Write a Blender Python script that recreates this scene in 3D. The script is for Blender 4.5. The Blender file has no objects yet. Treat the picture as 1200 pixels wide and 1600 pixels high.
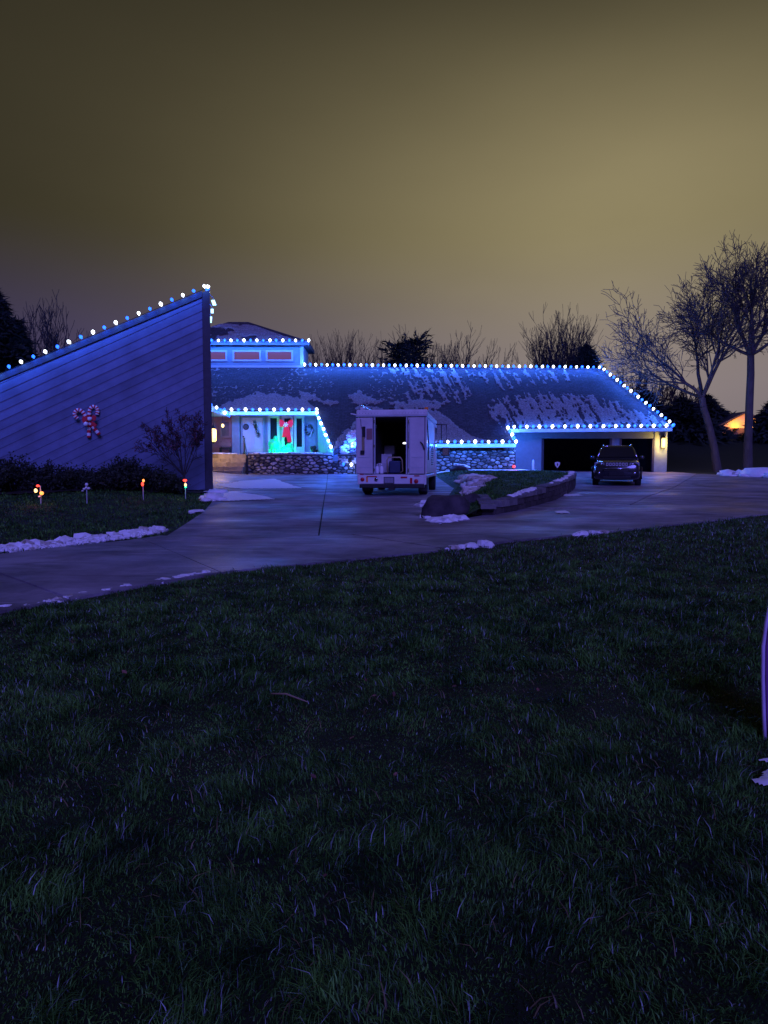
import bpy, bmesh, math, random
import numpy as np
from mathutils import Vector, Matrix, noise as mnoise
random.seed(7); RNG = np.random.default_rng(7)
SC = bpy.context.scene
COL = SC.collection

# ------------------------------------------------------------------ camera
FPX, CU, CV, HOR, ZC = 1110.0, 600.0, 800.0, 725.0, 1.5
PITCH = math.atan((CV - HOR) / FPX)
cam = bpy.data.cameras.new('camera'); camo = bpy.data.objects.new('camera', cam); COL.objects.link(camo)
cam.sensor_fit = 'VERTICAL'; cam.sensor_height = 36.0; cam.sensor_width = 27.0
cam.lens = FPX / 1600.0 * 36.0
cam.clip_start = 0.05; cam.clip_end = 2000
camo.location = (0, 0, ZC); camo.rotation_euler = (math.pi / 2 - PITCH, 0, 0)
SC.camera = camo

# ------------------------------------------------------------------ sky: low cloud lit by a town beyond the trees
world = bpy.data.worlds.new('World'); SC.world = world; world.use_nodes = True
wn, wl = world.node_tree.nodes, world.node_tree.links
wn.clear()
def W(t, **k):
    n = wn.new(t)
    for a, b in k.items(): setattr(n, a, b)
    return n
tc = W('ShaderNodeTexCoord')
nrm = W('ShaderNodeVectorMath', operation='NORMALIZE'); wl.new(tc.outputs['Generated'], nrm.inputs[0])
gd = Vector((0.36, 1.0, 0.30)).normalized()
dot = W('ShaderNodeVectorMath', operation='DOT_PRODUCT'); wl.new(nrm.outputs[0], dot.inputs[0]); dot.inputs[1].default_value = gd
m1 = W('ShaderNodeMath', operation='SUBTRACT'); wl.new(dot.outputs['Value'], m1.inputs[0]); m1.inputs[1].default_value = 1.0
m2 = W('ShaderNodeMath', operation='MULTIPLY'); wl.new(m1.outputs[0], m2.inputs[0]); m2.inputs[1].default_value = 9.3
m3 = W('ShaderNodeMath', operation='EXPONENT'); wl.new(m2.outputs[0], m3.inputs[0])
nz = W('ShaderNodeTexNoise'); nz.inputs['Scale'].default_value = 2.2; nz.inputs['Detail'].default_value = 4; nz.inputs['Roughness'].default_value = 0.45
mpn = W('ShaderNodeMapping'); mpn.inputs['Scale'].default_value = (1, 1, 2.6); wl.new(nrm.outputs[0], mpn.inputs[0]); wl.new(mpn.outputs[0], nz.inputs['Vector'])
nm = W('ShaderNodeMapRange'); nm.inputs['From Min'].default_value = 0.3; nm.inputs['From Max'].default_value = 0.7; nm.inputs['To Min'].default_value = 0.92; nm.inputs['To Max'].default_value = 1.08
wl.new(nz.outputs['Fac'], nm.inputs['Value'])
mx = W('ShaderNodeMix', data_type='RGBA', blend_type='MIX')
mx.inputs['A'].default_value = (0.030, 0.026, 0.0155, 1); mx.inputs['B'].default_value = (0.266, 0.223, 0.118, 1)
sep = W('ShaderNodeSeparateXYZ'); wl.new(nrm.outputs[0], sep.inputs[0])
hi = W('ShaderNodeMapRange', interpolation_type='SMOOTHSTEP'); hi.inputs['From Min'].default_value = 0.63; hi.inputs['From Max'].default_value = 0.33
hi.inputs['To Min'].default_value = 0.0; hi.inputs['To Max'].default_value = 1.0; wl.new(sep.outputs['Z'], hi.inputs['Value'])
m4 = W('ShaderNodeMath', operation='MULTIPLY'); wl.new(m3.outputs[0], m4.inputs[0]); wl.new(hi.outputs[0], m4.inputs[1])
wl.new(m4.outputs[0], mx.inputs['Factor'])
hz = W('ShaderNodeMapRange', interpolation_type='SMOOTHSTEP'); hz.inputs['From Min'].default_value = 0.31; hz.inputs['From Max'].default_value = 0.09
hz.inputs['To Min'].default_value = 0.0; hz.inputs['To Max'].default_value = 1.0
wl.new(sep.outputs['Z'], hz.inputs['Value'])
mh = W('ShaderNodeMix', data_type='RGBA', blend_type='ADD'); mh.inputs['B'].default_value = (0.014, 0.008, 0.098, 1)
wl.new(hz.outputs[0], mh.inputs['Factor']); wl.new(mx.outputs['Result'], mh.inputs['A'])
bgd = W('ShaderNodeBackground'); wl.new(mh.outputs['Result'], bgd.inputs['Color']); wl.new(nm.outputs[0], bgd.inputs['Strength'])
wo = W('ShaderNodeOutputWorld'); wl.new(bgd.outputs[0], wo.inputs['Surface'])

# ------------------------------------------------------------------ dim bluish fill lamp, added behind the camera to light walls and van
SUN_ELEV = math.radians(30)
sl = bpy.data.lights.new('night_fill', 'SUN'); sl.energy = 2.2; sl.color = (0.175, 0.155, 1.0); sl.angle = math.radians(25)
so = bpy.data.objects.new('night_fill', sl); COL.objects.link(so); so.location = (0, -10, 30)
so.rotation_euler = (math.pi / 2 - SUN_ELEV, 0, math.radians(8))

SC.view_settings.view_transform = 'Standard'; SC.view_settings.look = 'None'
SC.view_settings.exposure = 0.0; SC.view_settings.gamma = 1.0; SC.view_settings.use_curve_mapping = False
SC.render.engine = 'CYCLES'
SC.cycles.use_denoising = True
SC.cycles.max_bounces = 6; SC.cycles.diffuse_bounces = 3; SC.cycles.glossy_bounces = 3
SC.cycles.sample_clamp_indirect = 3.0
SC.cycles.use_light_tree = True

# ------------------------------------------------------------------ photograph pixel -> point of the place
cP, sP = math.cos(PITCH), math.sin(PITCH)
def ray(u, v):
    x, y = (u - CU) / FPX, (CV - v) / FPX
    return Vector((x, cP + y * sP, -sP + y * cP))
def P(u, v, Y):
    d = ray(u, v); s = Y / d.y
    return Vector((d.x * s, Y, ZC + d.z * s))
def sstep(a, b, x):
    t = np.clip((np.asarray(x, float) - a) / (b - a), 0, 1); return t * t * (3 - 2 * t)
HY = [-40, 0, 2, 6.5, 10, 16, 22, 29, 36, 39, 43.5, 60, 120, 900]
HH = [1.9, 1.52, 1.5, 1.34, 1.25, 1.13, 1.0, 0.97, 0.75, 0.63, 0.50, 0.42, 0.40, 0.40]
def gz(x, y):
    x = np.asarray(x, float); y = np.asarray(y, float)
    z = ZC - np.interp(y, HY, HH)
    z = z + 0.28 * sstep(-5.2, -8.2, x + 0.12 * (y - 20)) * sstep(13.0, 22, y)       # planting bed by the tall wall
    z = z + 3.6 * sstep(50, 80, y) * sstep(15, 26, x)                                # bank beyond the garage
    return z
def G(u, v):
    d = ray(u, v); Y = 10.0
    for _ in range(60):
        s = Y / d.y; z = float(gz(d.x * s, Y))
        Yn = (z - ZC) / d.z * d.y if d.z < -1e-4 else Y
        Y = 0.5 * Y + 0.5 * min(max(Yn, 0.5), 200)
    s = Y / d.y
    return Vector((d.x * s, Y, float(gz(d.x * s, Y))))

# value noise on numpy arrays
_perm = np.random.default_rng(3).random((256, 256))
def vnoise(x, y):
    x = np.asarray(x, float); y = np.asarray(y, float)
    xi = np.floor(x).astype(int); yi = np.floor(y).astype(int); fx = x - xi; fy = y - yi
    fx = fx * fx * (3 - 2 * fx); fy = fy * fy * (3 - 2 * fy)
    g = lambda a, b: _perm[a & 255, b & 255]
    return (g(xi, yi) * (1 - fx) + g(xi + 1, yi) * fx) * (1 - fy) + (g(xi, yi + 1) * (1 - fx) + g(xi + 1, yi + 1) * fx) * fy
def fbm(x, y, o=4):
    t = 0; a = 0.5; n = 0
    for i in range(o):
        t = t + a * vnoise(x * 2 ** i + 17 * i, y * 2 ** i + 31 * i); n += a; a *= 0.5
    return t / n

# ------------------------------------------------------------------ materials
def mat(name, color, rough=0.7, var=0.25, scale=6.0, stretch=(1, 1, 1), bump=0.0, bscale=30.0, metal=0.0, rand=0.0, spec=0.4, coat=0.0, detail=5, c2=None, island=False):
    m = bpy.data.materials.new(name); m.use_nodes = True
    n, l = m.node_tree.nodes, m.node_tree.links
    b = n['Principled BSDF']
    b.inputs['Roughness'].default_value = rough; b.inputs['Metallic'].default_value = metal
    b.inputs['Specular IOR Level'].default_value = spec; b.inputs['Coat Weight'].default_value = coat
    t = n.new('ShaderNodeTexCoord'); mp = n.new('ShaderNodeMapping'); mp.inputs['Scale'].default_value = stretch
    l.new(t.outputs['Object'], mp.inputs[0])
    nt = n.new('ShaderNodeTexNoise'); nt.inputs['Scale'].default_value = scale; nt.inputs['Detail'].default_value = detail; nt.inputs['Roughness'].default_value = 0.6
    l.new(mp.outputs[0], nt.inputs['Vector'])
    r = n.new('ShaderNodeValToRGB'); r.color_ramp.elements[0].position = 0.32; r.color_ramp.elements[1].position = 0.68
    c = Vector(color[:3])
    lo = c * (1 - var); hi = c * (1 + var) if c2 is None else Vector(c2[:3])
    r.color_ramp.elements[0].color = (*lo, 1); r.color_ramp.elements[1].color = (*[min(1, q) for q in hi], 1)
    l.new(nt.outputs['Fac'], r.inputs['Fac'])
    out = r.outputs['Color']
    if rand > 0:
        if island:
            oi = n.new('ShaderNodeNewGeometry'); rs = oi.outputs['Random Per Island']
        else:
            oi = n.new('ShaderNodeObjectInfo'); rs = oi.outputs['Random']
        mr = n.new('ShaderNodeMapRange'); mr.inputs['To Min'].default_value = 1 - rand; mr.inputs['To Max'].default_value = 1 + rand
        l.new(rs, mr.inputs['Value'])
        hs = n.new('ShaderNodeHueSaturation'); l.new(mr.outputs[0], hs.inputs['Value']); l.new(out, hs.inputs['Color']); out = hs.outputs['Color']
    l.new(out, b.inputs['Base Color'])
    if bump > 0:
        nb = n.new('ShaderNodeTexNoise'); nb.inputs['Scale'].default_value = bscale; nb.inputs['Detail'].default_value = 4
        l.new(mp.outputs[0], nb.inputs['Vector'])
        bp = n.new('ShaderNodeBump'); bp.inputs['Strength'].default_value = bump; bp.inputs['Distance'].default_value = 0.02
        l.new(nb.outputs['Fac'], bp.inputs['Height']); l.new(bp.outputs[0], b.inputs['Normal'])
    return m
def emit(name, color, strength, sample=False):
    m = bpy.data.materials.new(name); m.use_nodes = True
    n, l = m.node_tree.nodes, m.node_tree.links
    b = n['Principled BSDF']; b.inputs['Base Color'].default_value = (*[min(.8, c * .5) for c in color], 1)
    b.inputs['Emission Color'].default_value = (*color, 1); b.inputs['Emission Strength'].default_value = strength
    b.inputs['Roughness'].default_value = 0.3
    if not sample: m.cycles.emission_sampling = 'NONE'
    return m

M = {}
M['lawn'] = mat('lawn_soil', (0.008, 0.016, 0.004), 0.9, 0.4, 5)
M['far_lawn'] = mat('far_lawn', (0.014, 0.06, 0.012), 0.9, 0.35, 1.2)
M['grass'] = mat('grass_blades', (0.022, 0.135, 0.024), 0.5, 0.75, 3.5, rand=0.95, island=True, spec=0.3, c2=(0.085, 0.23, 0.034))
M['straw'] = mat('straw_blades', (0.16, 0.12, 0.06), 0.55, 0.3, 9, rand=0.4, island=True)
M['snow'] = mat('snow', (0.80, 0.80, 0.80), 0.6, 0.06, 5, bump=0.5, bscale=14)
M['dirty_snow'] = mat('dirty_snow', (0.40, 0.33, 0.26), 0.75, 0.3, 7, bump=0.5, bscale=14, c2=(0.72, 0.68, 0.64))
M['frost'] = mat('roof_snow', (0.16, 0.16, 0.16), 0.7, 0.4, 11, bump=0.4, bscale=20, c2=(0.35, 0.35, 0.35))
M['concrete'] = None
M['siding'] = mat('painted_siding', (0.105, 0.135, 0.225), 0.6, 0.22, 1.4, bump=0.15, bscale=14, rand=0.16)
M['siding2'] = mat('house_siding', (0.17, 0.24, 0.28), 0.55, 0.1, 4, bump=0.15, bscale=25)
M['trimdark'] = mat('dark_trim', (0.035, 0.035, 0.05), 0.55, 0.2, 5)
M['trim'] = mat('pale_trim', (0.38, 0.42, 0.45), 0.5, 0.06, 5)
M['fasciac'] = mat('fascia_paint', (0.075, 0.085, 0.12), 0.5, 0.08, 5)
M['shingle'] = None
M['white_paint'] = mat('white_door_paint', (0.42, 0.48, 0.50), 0.4, 0.05, 4)
M['redwall'] = mat('red_brown_wall', (0.25, 0.12, 0.12), 0.6, 0.15, 4)
M['glass'] = mat('dark_glass', (0.012, 0.013, 0.02), 0.06, 0.1, 2, spec=0.6)
M['black'] = mat('black_metal', (0.012, 0.012, 0.014), 0.45, 0.2, 8)
M['rubber'] = mat('tyre_rubber', (0.016, 0.016, 0.017), 0.8, 0.2, 20)
M['stone'] = mat('rubble_stone', (0.17, 0.15, 0.14), 0.75, 0.4, 5, bump=0.7, bscale=16, rand=0.8, c2=(0.36, 0.33, 0.30))
M['mortar'] = mat('mortar', (0.055, 0.05, 0.05), 0.9, 0.3, 10)
M['sandstone'] = mat('step_stone', (0.33, 0.27, 0.19), 0.75, 0.25, 3, bump=0.4, bscale=18, rand=0.2)
M['block'] = mat('retaining_block', (0.055, 0.045, 0.045), 0.85, 0.35, 6, bump=0.6, bscale=20, rand=0.35)
M['cap'] = mat('cap_block', (0.16, 0.15, 0.15), 0.85, 0.25, 6, bump=0.5, bscale=20, rand=0.3)
M['boulder'] = mat('boulder', (0.032, 0.026, 0.036), 0.85, 0.4, 3, bump=1.0, bscale=8, c2=(0.075, 0.062, 0.07))
M['bark'] = mat('bark', (0.075, 0.068, 0.06), 0.85, 0.3, 6, stretch=(1, 1, .3), bump=0.8, bscale=20)
M['darkbark'] = mat('dark_bark', (0.035, 0.03, 0.03), 0.9, 0.3, 6)
M['conifer'] = mat('conifer_needles', (0.012, 0.022, 0.016), 0.8, 0.4, 3)
M['shrub'] = mat('shrub_leaves', (0.022, 0.030, 0.018), 0.75, 0.5, 3, rand=0.5, island=True)
M['redleaf'] = mat('withered_leaves', (0.10, 0.035, 0.045), 0.75, 0.4, 5, rand=0.5, island=True)
M['mulch'] = mat('mulch', (0.022, 0.016, 0.014), 0.95, 0.4, 9, bump=1.0, bscale=30)
M['vanwhite'] = mat('van_white_paint', (0.62, 0.60, 0.60), 0.42, 0.14, 3, coat=0.2)
M['vangrey'] = mat('van_door_inside', (0.50, 0.47, 0.48), 0.6, 0.14, 2)
M['vandark'] = mat('shaded_interior', (0.016, 0.016, 0.02), 0.8, 0.3, 3)  # near-black colour carries the shade inside van and garage
M['carpaint'] = mat('dark_car_paint', (0.012, 0.014, 0.022), 0.22, 0.1, 2, coat=1.0, spec=0.5)
M['chrome'] = mat('chrome', (0.75, 0.75, 0.78), 0.14, 0.05, 2, metal=1.0)
M['red_lens'] = mat('red_lens', (0.45, 0.012, 0.03), 0.2, 0.1, 4)
M['amber_lens'] = mat('amber_lens', (0.75, 0.20, 0.04), 0.25, 0.1, 4)
M['white_plastic'] = mat('white_plastic', (0.75, 0.75, 0.76), 0.4, 0.05, 4)
M['red_cloth'] = mat('red_bow_cloth', (0.55, 0.012, 0.03), 0.6, 0.15, 5)
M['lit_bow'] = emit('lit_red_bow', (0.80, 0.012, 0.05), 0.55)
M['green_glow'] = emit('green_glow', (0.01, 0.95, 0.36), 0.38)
M['purple'] = mat('purple_plastic', (0.20, 0.06, 0.22), 0.45, 0.1, 3)
M['pale_rim'] = mat('pale_rim', (0.62, 0.48, 0.66), 0.45, 0.1, 6)
M['brown'] = mat('brown_leaf', (0.16, 0.07, 0.05), 0.7, 0.3, 20, rand=0.4)
M['brick'] = mat('far_house_wall', (0.10, 0.07, 0.06), 0.8, 0.2, 3)
M['bulb_white'] = emit('bulb_white', (0.86, 0.95, 1.0), 5.0)
M['bulb_blue'] = emit('bulb_blue', (0.018, 0.13, 1.0), 3.4)
M['warm'] = emit('lantern_glass', (1.0, 0.62, 0.20), 3.0)
M['icicle'] = emit('icicle_tube', (0.45, 0.85, 1.0), 2.2)
M['brownwin'] = emit('curtained_window', (0.15, 0.052, 0.06), 0.75)
M['redlamp'] = emit('red_lamp', (1.0, 0.05, 0.03), 3.0)
M['yellowlamp'] = emit('yellow_lamp', (1.0, 0.62, 0.22), 3.0)
M['orangelamp'] = emit('orange_lamp', (1.0, 0.25, 0.05), 3.0)
M['greenlamp'] = emit('green_lamp', (0.02, 1.0, 0.35), 3.0)
M['farlamp'] = emit('far_white_lamp', (0.9, 0.92, 1.0), 3.0)

def concrete():
    m = mat('concrete', (0.17, 0.155, 0.17), 0.6, 0.4, 0.9, detail=9, bump=0.35, bscale=30, c2=(0.36, 0.33, 0.37), rand=0.12)
    n, l = m.node_tree.nodes, m.node_tree.links; b = n['Principled BSDF']
    # dry salt and scuffs drawn out along the lane, and damp patches in the gloss
    t = n.new('ShaderNodeTexCoord'); mp = n.new('ShaderNodeMapping'); mp.inputs['Scale'].default_value = (0.35, 1.6, 1); mp.inputs['Rotation'].default_value = (0, 0, math.radians(-14))
    l.new(t.outputs['Object'], mp.inputs[0])
    nt = n.new('ShaderNodeTexNoise'); nt.inputs['Scale'].default_value = 1.4; nt.inputs['Detail'].default_value = 9; nt.inputs['Roughness'].default_value = 0.72
    l.new(mp.outputs[0], nt.inputs['Vector'])
    r = n.new('ShaderNodeValToRGB'); r.color_ramp.elements[0].position = 0.53; r.color_ramp.elements[1].position = 0.68
    r.color_ramp.elements[0].color = (0, 0, 0, 1); r.color_ramp.elements[1].color = (0.75, 0.75, 0.75, 1)
    l.new(nt.outputs['Fac'], r.inputs['Fac'])
    mxn = n.new('ShaderNodeMix'); mxn.data_type = 'RGBA'; mxn.inputs['B'].default_value = (0.52, 0.51, 0.52, 1)
    src = b.inputs['Base Color'].links[0].from_socket
    l.new(src, mxn.inputs['A']); l.new(r.outputs['Color'], mxn.inputs['Factor']); l.new(mxn.outputs['Result'], b.inputs['Base Color'])
    n3 = n.new('ShaderNodeTexNoise'); n3.inputs['Scale'].default_value = 1.1; n3.inputs['Detail'].default_value = 10; n3.inputs['Roughness'].default_value = 0.7; n3.inputs['Distortion'].default_value = 0.6
    mp3 = n.new('ShaderNodeMapping'); mp3.inputs['Scale'].default_value = (0.5, 1.0, 1); l.new(t.outputs['Object'], mp3.inputs[0]); l.new(mp3.outputs[0], n3.inputs['Vector'])
    r3 = n.new('ShaderNodeValToRGB'); r3.color_ramp.elements[0].position = 0.36; r3.color_ramp.elements[1].position = 0.6; r3.color_ramp.elements[0].color = (0.5, 0.47, 0.47, 1); r3.color_ramp.elements[1].color = (1, 1, 1, 1)
    l.new(n3.outputs['Fac'], r3.inputs['Fac']); m3_ = n.new('ShaderNodeMix'); m3_.data_type = 'RGBA'; m3_.blend_type = 'MULTIPLY'; m3_.inputs['Factor'].default_value = 1
    l.new(mxn.outputs['Result'], m3_.inputs['A']); l.new(r3.outputs['Color'], m3_.inputs['B']); l.new(m3_.outputs['Result'], b.inputs['Base Color'])
    n2 = n.new('ShaderNodeTexNoise'); n2.inputs['Scale'].default_value = 0.5; n2.inputs['Detail'].default_value = 5
    l.new(t.outputs['Object'], n2.inputs['Vector'])
    mr = n.new('ShaderNodeMapRange'); mr.inputs['From Min'].default_value = 0.35; mr.inputs['From Max'].default_value = 0.65; mr.inputs['To Min'].default_value = 0.46; mr.inputs['To Max'].default_value = 0.8
    l.new(n2.outputs['Fac'], mr.inputs['Value']); l.new(mr.outputs[0], b.inputs['Roughness'])
    return m
M['concrete'] = concrete()
def shingle():
    m = mat('roof_shingle', (0.045, 0.045, 0.06), 0.8, 0.35, 7, bump=0.3, bscale=30, c2=(0.075, 0.075, 0.09))
    n, l = m.node_tree.nodes, m.node_tree.links; b = n['Principled BSDF']
    t = n.new('ShaderNodeTexCoord'); br = n.new('ShaderNodeTexBrick'); br.inputs['Scale'].default_value = 1.0
    br.inputs['Brick Width'].default_value = 0.32; br.inputs['Row Height'].default_value = 0.16; br.inputs['Mortar Size'].default_value = 0.012
    br.inputs['Color1'].default_value = (1.15, 1.15, 1.15, 1); br.inputs['Color2'].default_value = (0.75, 0.75, 0.75, 1); br.inputs['Mortar'].default_value = (0.4, 0.4, 0.4, 1)
    l.new(t.outputs['Object'], br.inputs['Vector'])
    mxn = n.new('ShaderNodeMix'); mxn.data_type = 'RGBA'; mxn.blend_type = 'MULTIPLY'; mxn.inputs['Factor'].default_value = 1
    src = b.inputs['Base Color'].links[0].from_socket
    l.new(src, mxn.inputs['A']); l.new(br.outputs['Color'], mxn.inputs['B']); l.new(mxn.outputs['Result'], b.inputs['Base Color'])
    return m
M['shingle'] = shingle()

# ------------------------------------------------------------------ object helpers
def WM(o):
    if o.parent is None: return o.matrix_basis.copy()
    return WM(o.parent) @ o.matrix_parent_inverse @ o.matrix_basis
def attach(o, parent, local=False):
    o.parent = parent
    if not local: o.matrix_parent_inverse = WM(parent).inverted()
def tag(o, label=None, cat=None, group=None, kind=None):
    if label: o['label'] = label
    if cat: o['category'] = cat
    if group: o['group'] = group
    if kind: o['kind'] = kind
    return o
def empty(name, loc, label=None, cat=None, group=None, rz=0, kind=None):
    o = bpy.data.objects.new(name, None); COL.objects.link(o); o.location = loc; o.rotation_euler = (0, 0, rz)
    o.empty_display_size = 0.2
    return tag(o, label, cat, group, kind)
def link_mesh(name, me, parent=None, local=False, loc=None):
    o = bpy.data.objects.new(name, me); COL.objects.link(o)
    if loc is not None: o.location = loc
    if parent is not None: attach(o, parent, local)
    return o

class MB:
    def __init__(s): s.v = []; s.f = []; s.mi = []; s.cur = 0
    def add(s, vs, fs):
        b = len(s.v); s.v += [tuple(q) for q in vs]
        for f in fs: s.f.append(tuple(b + i for i in f)); s.mi.append(s.cur)
    def box(s, a, b):
        (x0, y0, z0), (x1, y1, z1) = a, b
        x0, x1 = sorted((x0, x1)); y0, y1 = sorted((y0, y1)); z0, z1 = sorted((z0, z1))
        s.add([(x0,y0,z0),(x1,y0,z0),(x1,y1,z0),(x0,y1,z0),(x0,y0,z1),(x1,y0,z1),(x1,y1,z1),(x0,y1,z1)],
              [(0,3,2,1),(4,5,6,7),(0,1,5,4),(1,2,6,5),(2,3,7,6),(3,0,4,7)]); return s
    def prism(s, poly, off):                          # polygon (3-D points) pushed by a vector
        n = len(poly); off = Vector(off); A = [Vector(p) for p in poly]; B = [p + off for p in A]
        s.add(A + B, [tuple(range(n))[::-1], tuple(range(n, 2 * n))] + [(i, (i + 1) % n, n + (i + 1) % n, n + i) for i in range(n)]); return s
    def tube(s, pts, r, n=6, caps=True, stripes=None):
        pts = [Vector(p) for p in pts]; rs = r if isinstance(r, (list, tuple)) else [r] * len(pts)
        b = len(s.v); up = Vector((0.13, 0.21, 0.97)).normalized()
        for i, p in enumerate(pts):
            d = (pts[min(i + 1, len(pts) - 1)] - pts[max(i - 1, 0)])
            d = d.normalized() if d.length > 1e-9 else Vector((0, 0, 1))
            x = d.cross(up); x = x.normalized() if x.length > 1e-3 else d.orthogonal().normalized(); y = d.cross(x)
            for k in range(n):
                a = 2 * math.pi * k / n; s.v.append(tuple(p + (x * math.cos(a) + y * math.sin(a)) * rs[i]))
        for i in range(len(pts) - 1):
            for k in range(n):
                s.f.append((b + i*n + k, b + i*n + (k+1) % n, b + (i+1)*n + (k+1) % n, b + (i+1)*n + k))
                s.mi.append((i // stripes) % 2 if stripes else s.cur)
        if caps:
            s.f.append(tuple(b + k for k in range(n))[::-1]); s.mi.append(s.cur)
            e = b + (len(pts) - 1) * n; s.f.append(tuple(e + k for k in range(n))); s.mi.append(s.cur)
        return s
    def lathe(s, prof, c, n=12, axis='z'):
        c = Vector(c); b = len(s.v)
        for (r, h) in prof:
            for k in range(n):
                a = 2 * math.pi * k / n; x, y = r * math.cos(a), r * math.sin(a)
                s.v.append(tuple(c + (Vector((x, y, h)) if axis == 'z' else Vector((x, h, y)) if axis == 'y' else Vector((h, x, y)))))
        for i in range(len(prof) - 1):
            for k in range(n): s.f.append((b + i*n + k, b + i*n + (k+1) % n, b + (i+1)*n + (k+1) % n, b + (i+1)*n + k)); s.mi.append(s.cur)
        s.f.append(tuple(b + k for k in range(n))[::-1]); s.mi.append(s.cur)
        e = b + (len(prof) - 1) * n; s.f.append(tuple(e + k for k in range(n))); s.mi.append(s.cur)
        return s
    def lump(s, c, r, seed=0, amp=0.3, freq=1.5, n=8, squash=(1, 1, 1)):
        c = Vector(c); b = len(s.v); m = max(4, n // 2)
        off = Vector((seed * 3.17 % 50, seed * 7.31 % 50, seed * 1.93 % 50))
        def pt(d):
            k = 1 + amp * mnoise.noise(d * freq + off)
            return tuple(c + Vector((d.x * squash[0], d.y * squash[1], d.z * squash[2])) * r * k)
        s.v.append(pt(Vector((0, 0, -1))))
        for i in range(1, m):
            ph = -math.pi / 2 + math.pi * i / m
            for k in range(n):
                a = 2 * math.pi * k / n; s.v.append(pt(Vector((math.cos(ph) * math.cos(a), math.cos(ph) * math.sin(a), math.sin(ph)))))
        s.v.append(pt(Vector((0, 0, 1)))); top = len(s.v) - 1
        for k in range(n): s.f.append((b, b + 1 + (k + 1) % n, b + 1 + k)); s.mi.append(s.cur)
        for i in range(m - 2):
            for k in range(n): s.f.append((b+1+i*n+k, b+1+i*n+(k+1) % n, b+1+(i+1)*n+(k+1) % n, b+1+(i+1)*n+k)); s.mi.append(s.cur)
        for k in range(n): s.f.append((b+1+(m-2)*n+k, b+1+(m-2)*n+(k+1) % n, top)); s.mi.append(s.cur)
        return s
    def mesh(s, name, mats, smooth=False):
        me = bpy.data.meshes.new(name); me.from_pydata(s.v, [], s.f); me.validate()
        for m in (mats if isinstance(mats, (list, tuple)) else [mats]): me.materials.append(M[m] if isinstance(m, str) else m)
        if isinstance(mats, (list, tuple)) and len(mats) > 1 and len(me.polygons) == len(s.mi): me.polygons.foreach_set('material_index', s.mi)
        bm = bmesh.new(); bm.from_mesh(me); bmesh.ops.recalc_face_normals(bm, faces=bm.faces); bm.to_mesh(me); bm.free()
        if smooth: me.polygons.foreach_set('use_smooth', [True] * len(me.polygons))
        return me
    def build(s, name, mats, parent=None, smooth=False, local=False, bevel=0):
        o = link_mesh(name, s.mesh(name, mats, smooth), parent, local)
        if bevel > 0:
            bv = o.modifiers.new('bevel', 'BEVEL'); bv.width = bevel; bv.segments = 2; bv.limit_method = 'ANGLE'; bv.angle_limit = math.radians(35)
        return o
def np_mesh(name, V, F, mt, smooth=False):                # V (n,3), F (m,3) or (m,4) arrays
    me = bpy.data.meshes.new(name); V = np.asarray(V, np.float32); F = np.asarray(F, np.int32); k = F.shape[1]
    me.vertices.add(len(V)); me.vertices.foreach_set('co', V.ravel())
    me.loops.add(F.size); me.loops.foreach_set('vertex_index', F.ravel())
    me.polygons.add(len(F)); me.polygons.foreach_set('loop_start', np.arange(0, F.size, k, dtype=np.int32))
    me.update(calc_edges=True)
    if smooth: me.polygons.foreach_set('use_smooth', np.ones(len(F), bool))
    me.materials.append(M[mt] if isinstance(mt, str) else mt)
    return me
def px_box(mb, u0, v0, u1, v1, Y, depth):                 # a box whose front lies at distance Y and fills the rectangle seen there
    a = P(u0, v0, Y); b = P(u1, v1, Y)
    mb.box((a.x, Y, a.z), (b.x, Y + depth, b.z)); return mb
def inside(poly, x, y):
    x = np.asarray(x); y = np.asarray(y); r = np.zeros(x.shape, bool); n = len(poly)
    for i in range(n):
        x0, y0 = poly[i][:2]; x1, y1 = poly[(i + 1) % n][:2]
        if y0 == y1: continue
        c = ((y0 > y) != (y1 > y)) & (x < (x1 - x0) * (y - y0) / (y1 - y0) + x0); r ^= c
    return r
def edge_dist(poly, x, y, closed=True):
    x = np.asarray(x, float); y = np.asarray(y, float); d = np.full(x.shape, 1e9); n = len(poly)
    for i in range(n if closed else n - 1):
        x0, y0 = poly[i][:2]; x1, y1 = poly[(i + 1) % n][:2]; dx, dy = x1 - x0, y1 - y0
        t = np.clip(((x - x0) * dx + (y - y0) * dy) / (dx * dx + dy * dy + 1e-12), 0, 1)
        d = np.minimum(d, np.hypot(x - x0 - t * dx, y - y0 - t * dy))
    return d

# ================================================================== GROUND
def terrain():
    xs = np.concatenate([[-900, -300, -120, -60, -40], np.arange(-30, 40.1, 0.6), [50, 65, 90, 150, 350, 900]])
    ys = np.concatenate([[-60, -20, -6], np.arange(0, 62, 0.5), np.arange(62, 90, 2), [100, 130, 200, 400, 900]])
    X, Y = np.meshgrid(xs, ys); Z = gz(X, Y) - 0.012 + 0.02 * (fbm(X * 0.9, Y * 0.9) - 0.5)
    n, m = X.shape; V = np.stack([X, Y, Z], -1).reshape(-1, 3)
    i = np.arange((n - 1) * m).reshape(n - 1, m)[:, :-1].ravel()
    F = np.stack([i, i + 1, i + m + 1, i + m], 1)
    o = link_mesh('ground', np_mesh('ground', V, F, 'lawn', True)); return tag(o, 'dark winter lawn ground spreading around the house', 'ground', kind='structure')
terrain()

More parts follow.
